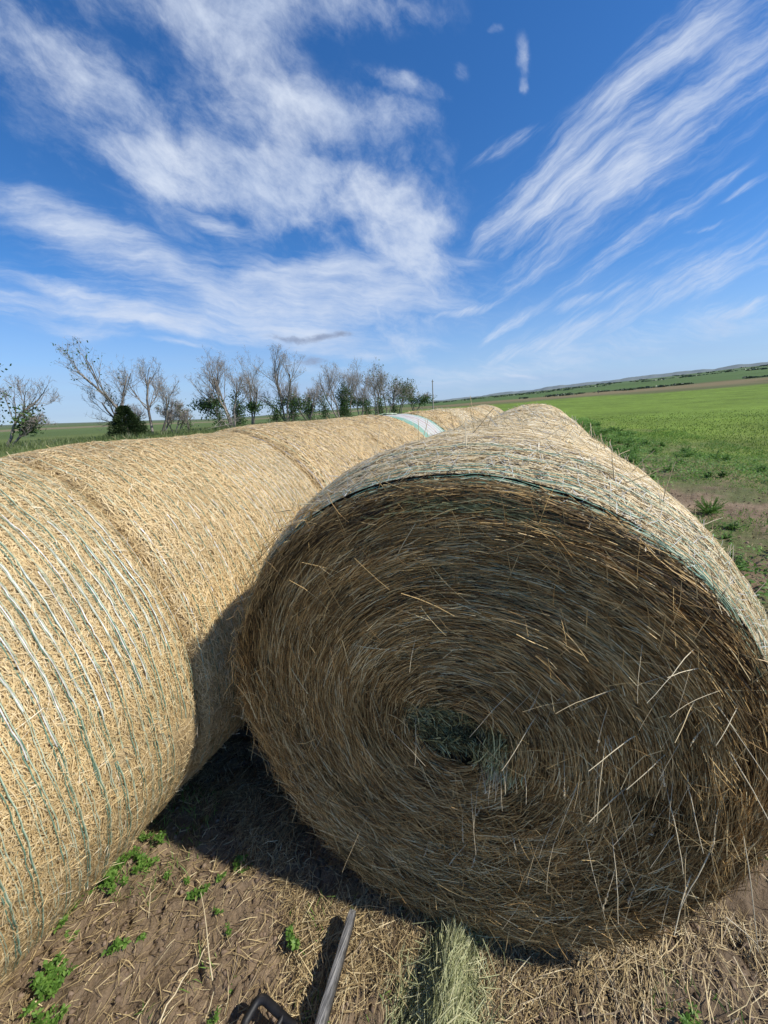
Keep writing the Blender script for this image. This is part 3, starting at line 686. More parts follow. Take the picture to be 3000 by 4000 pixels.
# ------------------------------------------------------------------ plank and black handle
def plank():
    t = empty('weathered_plank', W(-.56, .60, 0.), -AZ, 'weathered grey wooden plank standing on edge on the soil below the bales', 'plank')
    g = np.random.default_rng(2)
    # outline in (s, z): nose rounded and lifted
    Ls = np.linspace(0, 1, 60); prof_t = []; prof_b = []
    y0, y1 = -.62, .225
    s = np.linspace(y0, y1, 90); d = (y1-s); top = .118-.0*s; top = top-np.where(d < .03, .03-np.sqrt(np.maximum(.03**2-(.03-d)**2, 0)), 0)
    bot = .012+.05*sstep(.5, 0, d); bot = bot+np.where(d < .03, .03-np.sqrt(np.maximum(.03**2-(.03-d)**2, 0)), 0)*.9
    xs = .03*(.225-s)/.29+.002*np.sin(s*9)
    hw = .009
    rows = []
    for sx, tz in ((-1, 0), (-.75, 1), (.75, 1), (1, 0)):
        rows.append(np.stack([xs+sx*hw, s, top-.0025*(1-tz)+(fbm(s*60, s*0+sx, 3, 5)-.5)*.0015], -1))
    for sx in (1, -1): rows.append(np.stack([xs+sx*hw, s, bot], -1))
    V = np.concatenate(rows); n = len(s); F = []
    for r in range(6):
        a = r*n+np.arange(n-1); b_ = ((r+1) % 6)*n+np.arange(n-1); F.append(np.c_[a, a+1, b_+1, b_])
    F = np.concatenate(F)
    caps = np.array([[r*n for r in range(6)], [r*n+n-1 for r in range(6)][::-1]])
    mm, nt, b = mat_new('weathered_grey_wood', .75, .25); co = objco(nt); mp = nt.nodes.new('ShaderNodeMapping'); mp.inputs['Scale'].default_value = (60, 3, 25); nt.links.new(co, mp.inputs[0])
    f = noise(nt, 4, 6, mp.outputs[0], .7)
    nt.links.new(ramp(nt, [(.36, (.03, .028, .026)), (.47, (.12, .118, .118)), (.56, (.24, .235, .23)), (.68, (.40, .37, .32))], f), b.inputs['Base Color']); bump(nt, b, f, .6, .004)
    mesh_np('board', V, [F, caps], mm, t)
plank()
def handle():
    t = empty('black_handle', W(-.668, .485, 0.), -AZ, 'black rubber D-shaped tool handle lying on the soil at the bottom edge', 'handle')
    mm, nt, b = mat_new('black_rubber', .55, .4); co = objco(nt); nt.links.new(ramp(nt, [(.35, (.007, .007, .008)), (.6, (.018, .018, .02)), (.8, (.09, .075, .06))], noise(nt, 30, 4, co)), b.inputs['Base Color']); bump(nt, b, noise(nt, 120, 3, co), .3, .002)
    # rounded loop
    def rr(cx, cy, hx, hy, r, n=8):
        P = []
        for (sx, sy, a0) in ((1, 1, 0), (-1, 1, 90), (-1, -1, 180), (1, -1, 270)):
            for k in range(n+1):
                a = math.radians(a0+90*k/n); P.append((cx+sx*(hx-r)+r*math.cos(a), cy+sy*(hy-r)+r*math.sin(a)))
        return P
    P = rr(0, 0, .080, .040, .024); P.append(P[0]); P.append(P[1])
    a = -.12; c, s = math.cos(a), math.sin(a)
    pts = np.array([(x*c-y*s, x*s+y*c, .080+.03*y) for x, y in P])
    lb = Bag(); lb.path(pts, .0125, 12, .5); lb.build('grip_loop', mm, t, True)
    sb = Bag(); sb.path(np.array([(q*(-s)*.04+.016, q*c*.04-.003, .086) for q in np.linspace(-1, 1, 5)]), .008, 10, .5); sb.build('cross_bar', mm, t, True)
    hb = Bag(); e = np.array([.068*c, .068*s-.0, .085]); q = np.linspace(0, 1, 10)[:, None]
    hb.path(e+q*np.array([[.15, -.12, -.066]]), .011, 10, .5); hb.build('shaft', mm, t, True)
handle()

# ------------------------------------------------------------------ weeds
def leaf_plant(name, u, v, size, nl, g, label, group, h=.5, leaf=.022, kind='clover', parent=None):
    p0 = W(np.array(u), np.array(v), np.array(0.)); z0 = float(gz(p0[0], p0[1]))
    t = empty(name, (p0[0], p0[1], z0), g.uniform(0, 6), label, 'weed', group)
    sb = Bag(); lb = Bag()
    ns = max(3, nl//10)
    P = []; N = []; T = []; L = []
    for k in range(ns):
        a = g.uniform(0, 2*PI); el = g.uniform(.35, 1.4); ln = size*g.uniform(.5, 1.1)
        d = np.array([math.cos(a)*math.cos(el), math.sin(a)*math.cos(el), math.sin(el)*h*1.5]); pts = [np.zeros(3)]
        for q in range(4): d = d+np.array([0, 0, .05])+g.normal(0, .1, 3); pts.append(pts[-1]+norm(d)*ln/4)
        sb.path(pts, np.linspace(.0022, .001, 5)*min(3, max(1, size/.12)), 4, .4)
        for q in range(nl//ns):
            s = g.uniform(.3, 1.)*4; i_ = min(3, int(s)); p = pts[i_]+(pts[i_+1]-pts[i_])*(s-i_)
            for m_ in range(3 if kind == 'clover' else 1):
                aa = g.uniform(0, 2*PI); dl = np.array([math.cos(aa), math.sin(aa), g.uniform(-.2, .5)]); P.append(p+dl*leaf*.9); T.append(dl); N.append(norm(np.array([g.normal(0, .35), g.normal(0, .35), 1]))); L.append(leaf*g.uniform(.8, 1.9))
    P = np.array(P); T = np.array(T); N = np.array(N); L = np.array(L); n = len(P)
    # diamond-shaped leaves: ribbons with wide middle
    lb.ribbons(P, T, N, L, L*(.55 if kind == 'clover' else .22), bend=-L*.12, c=g.uniform(0, 1, n), k=2, taper=.12)
    sb.build('stem', M['leaf'], t); lb.build('foliage', M['leaf'], t)
    return t
gw_ = np.random.default_rng(14)
NEARG = 'green weeds in the soil beside the left bale'
near = [(-1.58, .60, .13, 190, 'bushy green weed clump tight against the nearest left bale'), (-1.64, .74, .10, 110, 'green weed clump at the tip of the shadow beside the left bale'),
        (-1.50, .78, .10, 12, 'single young sprout with a tall stem at the edge of the dark shadow'), (-1.50, .67, .08, 60, 'small weed between the two clumps by the left bale'),
        (-1.10, .82, .07, 22, 'small clover-like weed at the shadow edge left of the plank'), (-1.19, .68, .06, 26, 'low weed beside the top of the long dry stalk'),
        (-.74, .70, .06, 30, 'little pale green weed left of the plank shadow'), (-1.46, .31, .10, 110, 'weed patch at the bottom left corner of the photo'),
        (-1.38, .25, .08, 70, 'weed patch just right of the bottom left corner'), (-1.34, .47, .05, 22, 'tiny weed below the bare soil patch'), (-1.62, .45, .07, 40, 'sparse weed under the curve of the left bale'),
        (.52, .93, .09, 50, 'green weed among straw right below the big bale'), (.62, .78, .09, 60, 'green weed in the bottom right corner'), (-.40, .93, .06, 16, 'grassy tuft between the plank and the hay tuft')]
LOWG = 'tiny seedlings in the soil at the bottom left'
for k in range(16):
    u_, v_ = gw_.uniform(-1.7, -.7), gw_.uniform(.25, .85)
    leaf_plant('seedling', u_, v_, gw_.uniform(.025, .05), int(gw_.uniform(8, 22)), gw_, 'tiny green seedling among the straw on the bare soil at the lower left', LOWG, leaf=.007, h=.6)
for (u, v, s, n, lab) in near: leaf_plant('weed_plant', u, v, s*1.0, int(n*1.3), gw_, lab, NEARG if u < .3 else 'green weeds below the big bale', leaf=.0105, h=.5)
# right hand weeds: individuals
protos = []
WG = 'weeds along the right side of the bale row'
for k in range(5):
    protos.append(leaf_plant('weed_plant', 50+k, -60, .34, 210, gw_, None, WG, h=.45, leaf=.030, kind='clover'))
for p in protos: p['category'] = 'weed'
def kids(o): return [c for c in o.children]
def place(o, x, y, s, rz, label, group):
    r = o.copy(); COL.objects.link(r); r.location = (x, y, float(gz(x, y))-.005); r.rotation_euler = (0, 0, rz); r.scale = (s, s, s*.85)
    r['label'] = label; r['group'] = group
    for c in kids(o):
        if c.name.startswith('x'): continue
        d = c.copy(); COL.objects.link(d); d.parent = r
    return r
spots = []
tries = 0
while len(spots) < 297 and tries < 6000:
    tries += 1
    v = 3.2+gw_.random()**.8*25; edge = float(np.interp(v, [0, 15, 30, 50], [5.2, 4.2, 3.0, 2.]))
    u = gw_.uniform(.95, edge+.3) if gw_.random() < .6 else gw_.uniform(.95, 2.6)
    if 3.5 < v < 12 and 2.7 < u < 4.9 and gw_.random() < .7: continue          # bare patch
    if v < 5 and u < 1.6: continue
    if fbm(np.array(u*.8), np.array(v*.35), 3, 71) < .38: continue
    spots.append((u, v))
for k, (u, v) in enumerate(spots):
    p = W(np.array(u), np.array(v), np.array(0.))
    s = gw_.uniform(.35, .95)*(1.15 if v > 12 else .8)
    place(protos[k % 5], p[0], p[1], s, gw_.uniform(0, 6), 'leafy green weed in the dense strip between the bale row and the green field', WG)
p = W(np.array(2.42), np.array(7.1), np.array(0.))
# the fern-like weed
def fern():
    g = np.random.default_rng(6); t = empty('feathery_weed', (p[0], p[1], float(gz(p[0], p[1]))), 0, 'bright feathery green weed alone on the bare soil right of the bales', 'weed'); b = Bag(); s_ = Bag()
    for k in range(70):
        a = g.uniform(0, 2*PI); el = g.uniform(.2, 1.3); d = np.array([math.cos(a)*math.cos(el), math.sin(a)*math.cos(el), math.sin(el)]); Lf = g.uniform(.16, .30)
        pts = np.array([d*Lf*q+np.array([0, 0, -.10*q*q*(1.3-el)]) for q in np.linspace(0, 1, 6)]); s_.path(pts, .002, 3, .4)
        n = 46; q = g.uniform(.2, 1, n); P = d*(Lf*q)[:, None]; T = norm(g.normal(0, 1, (n, 3))+d*.8); b.ribbons(P, T, g.normal(0, 1, (n, 3)), g.uniform(.02, .05, n), .004, c=g.uniform(.2, 1, n), taper=.3)
    s_.build('stem', M['leaf'], t); b.build('foliage', M['leaf'], t)
fern()
for o in protos:
    for c in list(o.children): bpy.data.objects.remove(c)
    bpy.data.objects.remove(o)

# ------------------------------------------------------------------ grasses
def grass_field():
    g = np.random.default_rng(31); b = Bag()
    n = 100000; r = 3.2*np.exp(g.random(n)*math.log(42/3.2)); az = np.radians(g.uniform(2, 56, n)); x = r*np.sin(az); y = r*np.cos(az)
    c_, w = col_at(x, y); k = (g.random(n) < w**1.5*sstep(44, 20, r)) & ((x*RT[0]+y*RT[1]) > .9); x, y, r = x[k], y[k], r[k]; n = len(x)
    L = g.uniform(.025, .07, n)*(1+r*.015)*np.clip(w[k], .4, 1); T = norm(np.stack([g.normal(0, .45, n), g.normal(0, .45, n), np.ones(n)], -1))
    P = np.stack([x, y, gz(x, y)+L*.42], -1)
    b.ribbons(P, T, norm(np.stack([g.normal(0, 1, n), g.normal(0, 1, n), 0*x+.2], -1)), L, .004+r*.0011, bend=L*g.normal(0, .12, n), c=np.clip(g.random(n)**1.3*.9+(g.random(n) < .05)*.3, 0, 1), k=2, taper=.1)
    tag(b.build('field_grass', M['grass']), 'short bright green hay field grass right of the bales', 'grass', kind='stuff')
    # sparse green shoots in the soil strip
    b = Bag(); n = 42000; u = g.uniform(.9, 6.2, n); v = g.uniform(1.5, 24, n); p_ = W(u, v, 0.*u); k = fbm(u*1.3, v*.9, 3, 77) > .5-.1*(v > 9); p_ = p_[k]; n = len(p_)
    L = g.uniform(.02, .08, n)*(1+v[k]*.03); p_[:, 2] = gz(p_[:, 0], p_[:, 1])+L*.35; T = norm(np.stack([g.normal(0, .8, n), g.normal(0, .8, n), np.ones(n)], -1))
    b.ribbons(p_, T, g.normal(0, 1, (n, 3)), L, .009, bend=L*g.normal(0, .1, n), c=g.uniform(.1, .9, n), taper=.2)
    n = 5200; u = g.uniform(-2.1, 1.1, n); v = g.uniform(.2, 1.05, n); p_ = W(u, v, 0.*u); k = fbm(u*4, v*4, 3, 78) > .58; p_ = p_[k]; n = len(p_)
    L = g.uniform(.02, .07, n); p_[:, 2] = gz(p_[:, 0], p_[:, 1])+L*.4; T = norm(np.stack([g.normal(0, .5, n), g.normal(0, .5, n), np.ones(n)], -1))
    b.ribbons(p_, T, g.normal(0, 1, (n, 3)), L, .003, bend=L*g.normal(0, .1, n), c=g.uniform(.3, 1, n), taper=.2)
    tag(b.build('sprouts', M['leaf']), 'thin green sprouts coming up through the bare soil', 'sprouts', kind='stuff')
    b = Bag(); n = 60000; u = g.uniform(.9, 5.6, n); v = g.uniform(3.5, 34, n); ed = np.interp(v, [0, 15, 30], [4.6, 4.0, 2.6])
    k = (fbm(u*1.1+4, v*.45, 4, 88) > .47+.35*sstep(.2, 1.2, u-ed)+.10*sstep(8, 4, v)); u, v = u[k], v[k]; p_ = W(u, v, 0.*u); n = len(p_)
    sz = g.uniform(.025, .06, n)*(1+v*.012); hgt = g.random(n)**1.5*.16*fbm(u*2, v*1.2, 2, 90)*2; p_[:, 2] = gz(p_[:, 0], p_[:, 1])+.01+hgt
    b.ribbons(p_, g.normal(0, 1, (n, 3))*[1, 1, .35], np.tile([0, 0, 1.], (n, 1))+g.normal(0, .35, (n, 3)), sz, sz*.5, bend=-sz*.1, c=np.clip(g.random(n)*.7+hgt*2.5, 0, 1), k=2, taper=.15)
    tag(b.build('low_weeds', M['leaf']), 'low leafy ground cover spreading between the bale row and the field', 'ground cover', kind='stuff')
    # prairie grass on the left
    b = Bag(); n = 90000; r = 7*np.exp(g.random(n)*math.log(100/7.)); az = np.radians(g.uniform(-60, 9, n)); x = r*np.sin(az); y = r*np.cos(az); u = x*RT[0]+y*RT[1]
    # distance to tree line
    P0 = np.array([-31., 32.6]); P1 = np.array([7.4, 84.7]); dl = (P1-P0)/np.linalg.norm(P1-P0); nn = np.array([-dl[1], dl[0]]); dist = (x-P0[0])*nn[0]+(y-P0[1])*nn[1]
    band = np.exp(-((dist+4)/7)**2)
    k = (u < -3.6) & (g.random(n) < .25+.75*band) & (dist < 8); x, y, r, band, dist = x[k], y[k], r[k], band[k], dist[k]; n = len(x)
    L = (.10+.5*band*(dist < 6))*g.uniform(.5, 1.2, n); T = norm(np.stack([g.normal(.1, .25, n), g.normal(0, .25, n), np.ones(n)], -1)); P = np.stack([x, y, gz(x, y)+L*.45], -1)
    pn = fbm(x*.35, y*.35, 3, 91)
    b.ribbons(P, T, norm(np.stack([g.normal(0, 1, n), g.normal(0, 1, n), 0*x+.2], -1)), L, .006+r*.0007, bend=L*g.normal(0, .12, n), c=np.clip(g.random(n)*.65+band*(pn-.35)*1.1, 0, 1), k=2, taper=.1)
    tag(b.build('prairie_grass', M['prairie']), 'tall green and straw-coloured prairie grass in front of the tree row', 'grass', kind='stuff')
grass_field()

# ------------------------------------------------------------------ trees
class TreeGen:
    def __init__(s, seed): s.g = np.random.default_rng(seed); s.seg = {0: [], 1: []}; s.tips = []; s.nodes = []
    def limb(s, p, d, L, r, lvl, maxl, up=.12, spread=.6, wig=.12):
        g = s.g; k = max(3, int(5-lvl*.5)); pts = [np.array(p, float)]; d = norm(np.array(d, float)); ds = []
        r1 = r*.5
        for q in range(k):
            d = norm(d+g.normal(0, wig, 3)+np.array([0, 0, up*(.3 if lvl == 0 else 1)])); pts.append(pts[-1]+d*L/k); ds.append(d)
            ra = r+(r1-r)*q/k; rb_ = r+(r1-r)*(q+1)/k
            s.seg[0 if lvl <= 1 else 1].append((*pts[-2], *pts[-1], ra, rb_))
            if lvl >= 1: s.nodes.append((pts[-1], lvl))
        if lvl >= maxl: s.tips.append(pts[-1]); return
        nb = {0: 8, 1: 6, 2: 4, 3: 4}.get(lvl, 3)
        for b_ in range(nb):
            f = g.uniform(.22 if lvl else .3, 1.); i_ = min(k-1, int(f*k)); pp = pts[i_]+(pts[i_+1]-pts[i_])*(f*k-i_)
            ax = norm(g.normal(0, 1, 3)); side = norm(np.cross(ds[i_], ax)); a = g.uniform(.35, .35+spread)
            dd = norm(ds[i_]*math.cos(a)+side*math.sin(a)+np.array([0, 0, .12])); rr = max(.012, (r+(r1-r)*f)*g.uniform(.4, .65))
            s.limb(pp, dd, L*g.uniform(.42, .68)*(1.2-.5*f), rr, lvl+1, maxl, up, spread, wig)
def tubes_from(segs, bag, c, ns):
    A_ = np.array(segs); bag.tubes(A_[:, :3], A_[:, 3:6], A_[:, 6], A_[:, 7], ns, c)
def leaves(bag, cen, rad, n, g, size, flat=.8):
    """leafy clumps round centre points"""
    i_ = g.integers(0, len(cen), n); P = cen[i_]+g.normal(0, 1, (n, 3))*rad*np.array([1, 1, flat])
    bag.ribbons(P, g.normal(0, 1, (n, 3)), g.normal(0, 1, (n, 3))+np.array([0, 0, .6]), size*g.uniform(.5, 1.3, n), size*g.uniform(.4, .75, n), c=np.clip(g.random(n), 0, 1), k=1, taper=1)
LVX = lambda x, y, lean: None
def make_tree(x, y, h, stems, seed, label, leaf=None, name='elm_tree', group='trees of the row beyond the left bales', r=.13, maxl=3, up=.1, spread=.62):
    """stems: list of (start dx, lean_x, lean_y, length fraction); lean in image-right (x) direction"""
    z0 = float(gz(x, y)); t = empty(name, (x, y, z0), 0, label, 'tree', group); T = TreeGen(seed); g = T.g
    for (dx, lx, ly, f) in stems:
        d = norm(np.array([lx, ly, 1.])); T.limb((dx, 0, -.1), d, h*f*1.16, r*(.5+.5*f), 0, maxl, up=up, spread=spread)
    tb = Bag(); tubes_from(T.seg[0], tb, g.uniform(.2, .7, len(T.seg[0])), 6); tb.build('trunk', M['bark'], t)
    bb = Bag(); tubes_from(T.seg[1], bb, g.uniform(.25, 1, len(T.seg[1])), 3)
    tips = np.array(T.tips); n = len(tips)*3; i_ = g.integers(0, len(tips), n); d = norm(g.normal(0, 1, (n, 3))+np.array([0, 0, .5])); L = g.uniform(.15, .45, n)
    bb.tubes(tips[i_], tips[i_]+d*L[:, None], .009, .005, 3, g.uniform(.3, 1, n)); bb.build('branches', M['bark'], t)
    if leaf:
        nd = np.array([q[0] for q in T.nodes]); lb = Bag()
        for (sel, n, rad, size) in leaf:
            cen = nd[sel(nd)]
            if len(cen) < 3: cen = nd[nd[:, 2].argsort()[:20]]
            cen = cen[g.random(len(cen)) < .6] if len(cen) > 12 else cen
            leaves(lb, cen, rad*1.35, int(n*.42), g, size*.8)
        lb.build('foliage', M['treeleaf'], t)
    return t
lowf = lambda a, w=9.: (lambda P: (P[:, 2] < a) & (np.abs(P[:, 0]) < w))
hif = lambda a: (lambda P: P[:, 2] > a)
def shoots(x, y, h, w, seed, label, group, name='leafy_shrub', n=2600, dense=.22, size=.17, stemr=.035):
    """upright leafy sucker growth at the foot of a dead tree"""
    g = np.random.default_rng(seed); z0 = float(gz(x, y)); t = empty(name, (x, y, z0), 0, label, 'shrub', group); sb = Bag(); lb = Bag(); C_ = []
    for k in range(9):
        a = g.uniform(0, 2*PI); p0 = np.array([g.normal(0, w*.15), g.normal(0, w*.15), -.1]); top = np.array([math.cos(a)*w*.45*g.random(), math.sin(a)*w*.45*g.random(), h*g.uniform(.5, 1)])
        pts = [p0+(top-p0)*q+g.normal(0, .05, 3) for q in np.linspace(0, 1, 7)]; sb.path(pts, np.linspace(stemr, .012, 7), 4, g.uniform(.2, .6))
        C_ += [p+g.normal(0, .12, 3) for p in pts[1:]]
    lb_c = np.array(C_); leaves(lb, lb_c, dense*1.9, int(n*.62), g, size*.95, 1.1)
    sb.build('stem', M['bark'], t); lb.build('foliage', M['treeleaf'], t)
TG = 'trees of the row beyond the left bales'; SG = 'leafy shrubs under the dead trees'
make_tree(-33.2, 31.0, 8.4, [(0, .30, 0, .62), (.3, .28, .1, .5)], 101, 'leafy half-dead elm cut off by the left edge of the photo', [(hif(3.6), 3600, .30, .26), (lowf(2.6), 700, .3, .22)])
make_tree(-31.0, 32.6, 7.7, [(0, .62, 0, .55), (.4, .95, .1, .30)], 102, 'bare leaning elm with pale branches near the left edge', [((lambda P: (P[:, 2] > 1.2) & (P[:, 2] < 3.1) & (P[:, 0] < 2.0)), 1800, .26, .25)], r=.16)
make_tree(-25.2, 40.5, 9.0, [(0, -.34, 0, .72), (-.2, -.95, 0, .42), (.2, -.05, .2, .25)], 103, 'tall bare elm leaning left with a few leaves at its tip', [((lambda P: (P[:, 2] > 5.6)), 220, .2, .22), ((lambda P: (P[:, 2] > 2.5) & (np.abs(P[:, 0]+.34*P[:, 2]) < .7)), 260, .12, .2)], r=.2)
make_tree(-24.1, 42.0, 8.2, [(0, -.03, 0, .66), (.9, .32, 0, .44), (1.2, .25, .1, .3)], 105, 'bare upright elm right of the cedar bush', None, r=.17)
make_tree(-22.3, 43.2, 3.7, [(0, .25, 0, .6), (-.2, -.3, 0, .5), (.2, .6, 0, .5)], 106, 'low spreading elm with leaves on top, right of the upright bare one', [(hif(2.0), 420, .22, .2)], r=.09)
make_tree(-18.5, 49.6, 9.1, [(0, -.62, 0, .60), (.3, -.15, 0, .66), (-.1, -.9, .1, .38), (.4, .05, 0, .5)], 108, 'large fan-shaped dead elm leaning left in the middle of the row', [(lowf(3.4), 2600, .3, .26)], r=.2)
make_tree(-16.7, 52.0, 8.3, [(0, .05, 0, .62), (.2, .28, 0, .52)], 109, 'slim bare elm with a forked pale trunk beside the fan-shaped one', [(lowf(2.6), 1400, .3, .25)], r=.15)
make_tree(-13.3, 56.6, 9.6, [(0, -.12, 0, .66), (.2, .12, 0, .62), (0, -.35, 0, .42), (.3, .42, 0, .36)], 110, 'tall bare elm with many fine upright twigs and leafy foot', [(lowf(3.2), 2300, .32, .26)], r=.19)
make_tree(-10.7, 60.2, 5.4, [(0, -.75, 0, .72), (.2, .45, 0, .66), (.1, 0, 0, .5)], 111, 'low broken elm with limbs spread in a wide V', [(lowf(2.2), 1300, .35, .26)], r=.17)
make_tree(-6.6, 65.7, 8.3, [(0, -.38, 0, .68), (.2, -.1, 0, .68), (-1.2, -.5, 0, .52)], 112, 'dead elm leaning left with a clean pale trunk', None, r=.16)
make_tree(-5.0, 67.8, 8.0, [(0, .1, 0, .66), (.2, -.15, 0, .66)], 113, 'bare elm rising behind the dense green shrub', None, r=.14)
make_tree(-3.2, 69.9, 8.3, [(0, -.15, 0, .6), (.4, .12, 0, .6), (.1, .35, 0, .4)], 114, 'reddish-grey bare elm right of the dense green shrub', [(lowf(2.2), 500, .35, .28)], r=.13)
make_tree(-.4, 74.1, 8.3, [(0, -.2, 0, .66), (.4, .1, 0, .6), (-1., -.35, 0, .5)], 115, 'bare elm with a green leafy base, third from the right end of the row', [(lowf(3.), 1700, .36, .3)], r=.16)
make_tree(1.7, 77.0, 8.6, [(0, .05, 0, .66), (.3, .2, 0, .6), (-.8, -.15, 0, .62)], 116, 'dense twiggy elm, tallest near the right end of the row', [(hif(3.5), 900, .4, .3), (lowf(2.2), 500, .35, .3)], r=.16)
make_tree(4.3, 80.5, 7.6, [(0, .1, 0, .64), (.3, .3, 0, .5), (-.9, -.1, 0, .55)], 117, 'leafy-topped dark elm next to the right end of the row', [(hif(3.2), 2000, .4, .3)], r=.15)
make_tree(7.7, 85.0, 6.4, [(0, .1, 0, .6), (.2, .4, 0, .5), (0, -.35, 0, .5)], 118, 'small round elm with a full green crown at the right end of the row', [(lowf(3.), 3000, .42, .3), (hif(3.8), 350, .3, .28)], r=.13)
for (x, y, h, w, s, lab, n) in [(-21.8, 45.2, 2.6, .7, 201, 'thin leafy sapling standing alone between two dead elms', 320), (-19.6, 49.2, 3.6, 1.6, 202, 'leafy shrub at the left foot of the fan-shaped dead elm', 1100),
        (-17.9, 50.5, 4.4, 1.6, 203, 'tall leafy shrub between the fan-shaped elm and the slim one', 2600), (-12.2, 57.0, 4.2, 1.7, 204, 'leafy shrub right of the tall twiggy elm', 1900),
        (-14.4, 56.0, 3.2, 1.6, 205, 'dark leafy shrub left of the tall twiggy elm', 1800), (-8.4, 63.0, 4.5, 1.6, 206, 'loose leafy shrub left of the clean-trunked elm', 1500), (-5.5, 67.0, 5.6, 3.2, 207, 'dense dark green shrub in the middle of the right-hand trees', 7000),
        (-10.4, 60.8, 2.8, 1.4, 208, 'leafy shrub under the wide V-shaped elm', 1000), (.4, 75.2, 3.4, 2.2, 209, 'bright green shrub under the twiggy elms', 2200), (-2.0, 72.0, 3.2, 2.0, 210, 'mid green shrub under the reddish-grey elm', 1500), (3.2, 79.5, 2.6, 2., 211, 'low green shrub near the right end of the row', 1200)]:
    shoots(x, y, h, w, s, lab, SG, n=n)
def cedar():
    g = np.random.default_rng(41); x, y = -24.9, 39.3; t = empty('cedar_bush', (x, y, float(gz(x, y))), 0, 'dark green conical cedar bush at the foot of the leaning bare elm', 'tree'); b = Bag(); s = Bag()
    n = 15000; hh = g.random(n)**1.3*3.0; rad = 1.95*(1-hh/3.1)**.6*np.sqrt(g.uniform(.25, 1, n)); th = g.uniform(0, 2*PI, n); rad *= .45+.95*fbm(th*2.5+5, hh*2.2, 3, 4)
    P = np.stack([rad*np.cos(th), rad*np.sin(th), hh+.05], -1); T = norm(np.stack([np.cos(th), np.sin(th), g.normal(.5, .4, n)], -1)+g.normal(0, .3, (n, 3)))
    b.ribbons(P, T, g.normal(0, 1, (n, 3)), g.uniform(.1, .3, n), .05, c=np.clip(g.random(n)*.7+.3*(rad/1.75), 0, 1), taper=.2)
    s.path([(0, 0, -.1), (0, 0, 1.5), (0, .05, 2.9)], [.1, .06, .02], 6, .3); s.build('trunk', M['bark'], t); b.build('crown', M['cedar'], t)
cedar()
def fallen():
    g = np.random.default_rng(9)
    for k, (x, y, a, L, lab) in enumerate([(-20.6, 46.8, .35, 3.4, 'dead pale limb lying in the grass left of the fan-shaped elm'), (-15.2, 54.0, -.4, 2.2, 'short broken limb lying in the grass between two elms'), (-10.0, 60.0, 2.8, 2.6, 'forked dead limb lying under the V-shaped elm')]):
        t = empty('fallen_branch', (x, y, float(gz(x, y))), a, lab, 'branch', 'fallen limbs in the grass'); T = TreeGen(300+k); T.limb((0, 0, .1), (1, 0, .25), L, .05, 1, 3, up=-.02)
        b = Bag(); tubes_from(T.seg[0]+T.seg[1], b, .8, 4); b.build('limb', M['bark'], t)
fallen()
def pole():
    x, y = 12.8, 92.0; t = empty('utility_pole', (x, y, float(gz(x, y))), 0, 'bare grey utility pole standing right of the tree row', 'pole'); b = Bag()
    b.path([(0, 0, -.3), (0, 0, 3), (-.02, 0, 6.9)], [.15, .13, .10], 10, .75); b.build('pole_shaft', M['bark'], t)
    c = Bag(); c.path([(-.3, 0, 6.6), (0, -.12, 6.62), (.3, 0, 6.6)], .04, 6, .4); c.path([(-.02, 0, 6.85), (-.02, 0, 7.05)], .05, 6, .3); c.build('insulator_bracket', M['bark'], t)
pole()
def post():
    x, y = 121., 218.; t = empty('fence_post', (x, y, float(gz(x, y))), 0, 'lone brown fence post on the tan strip beyond the green field', 'post'); b = Bag()
    b.path([(0, 0, -.3), (0, 0, 1.5)], [.22, .2], 8, .2); b.build('post_shaft', M['bark'], t)
    c = Bag(); c.path([(-.25, 0, 1.35), (.25, 0, 1.35)], .1, 6, .15); c.build('post_cap', M['bark'], t)
post()
def distant():
    g = np.random.default_rng(61); b = Bag(); n = 120
    az = np.radians(g.uniform(20, 50, n)); r = 360+g.normal(0, 14, n)+60*np.sin(az*9); keep = fbm(np.degrees(az)*.6, az*0, 3, 5) > .42; az, r = az[keep], r[keep]
    for a, q in zip(az, r):
        x, y = q*math.sin(a), q*math.cos(a); m_ = 90; w = g.uniform(1.2, 5.5); h = g.uniform(.3, 1.2)
        P = np.stack([x+g.normal(0, w*.5, m_), y+g.normal(0, w*.3, m_), float(hz(x, y))+g.random(m_)*h], -1); b.ribbons(P, g.normal(0, 1, (m_, 3)), g.normal(0, 1, (m_, 3)), .9, .7, c=g.random(m_), k=1, taper=1)
    n = 200; az = np.radians(g.uniform(6, 50, n)); r = g.uniform(900, 1500, n)
    for a, q in zip(az, r):
        x, y = q*math.sin(a), q*math.cos(a); m_ = 30; w = g.uniform(3, 12); h = g.uniform(.6, 1.6)
        P = np.stack([x+g.normal(0, w*.6, m_), y+g.normal(0, w*.3, m_), float(hz(x, y))+g.random(m_)*h], -1); b.ribbons(P, g.normal(0, 1, (m_, 3)), g.normal(0, 1, (m_, 3)), 2.5, 1.8, c=g.random(m_), k=1, taper=1)
    tag(b.build('distant_brush', M['brush']), 'dark line of distant brush across the far fields under the hills', 'brush', kind='stuff')
distant()

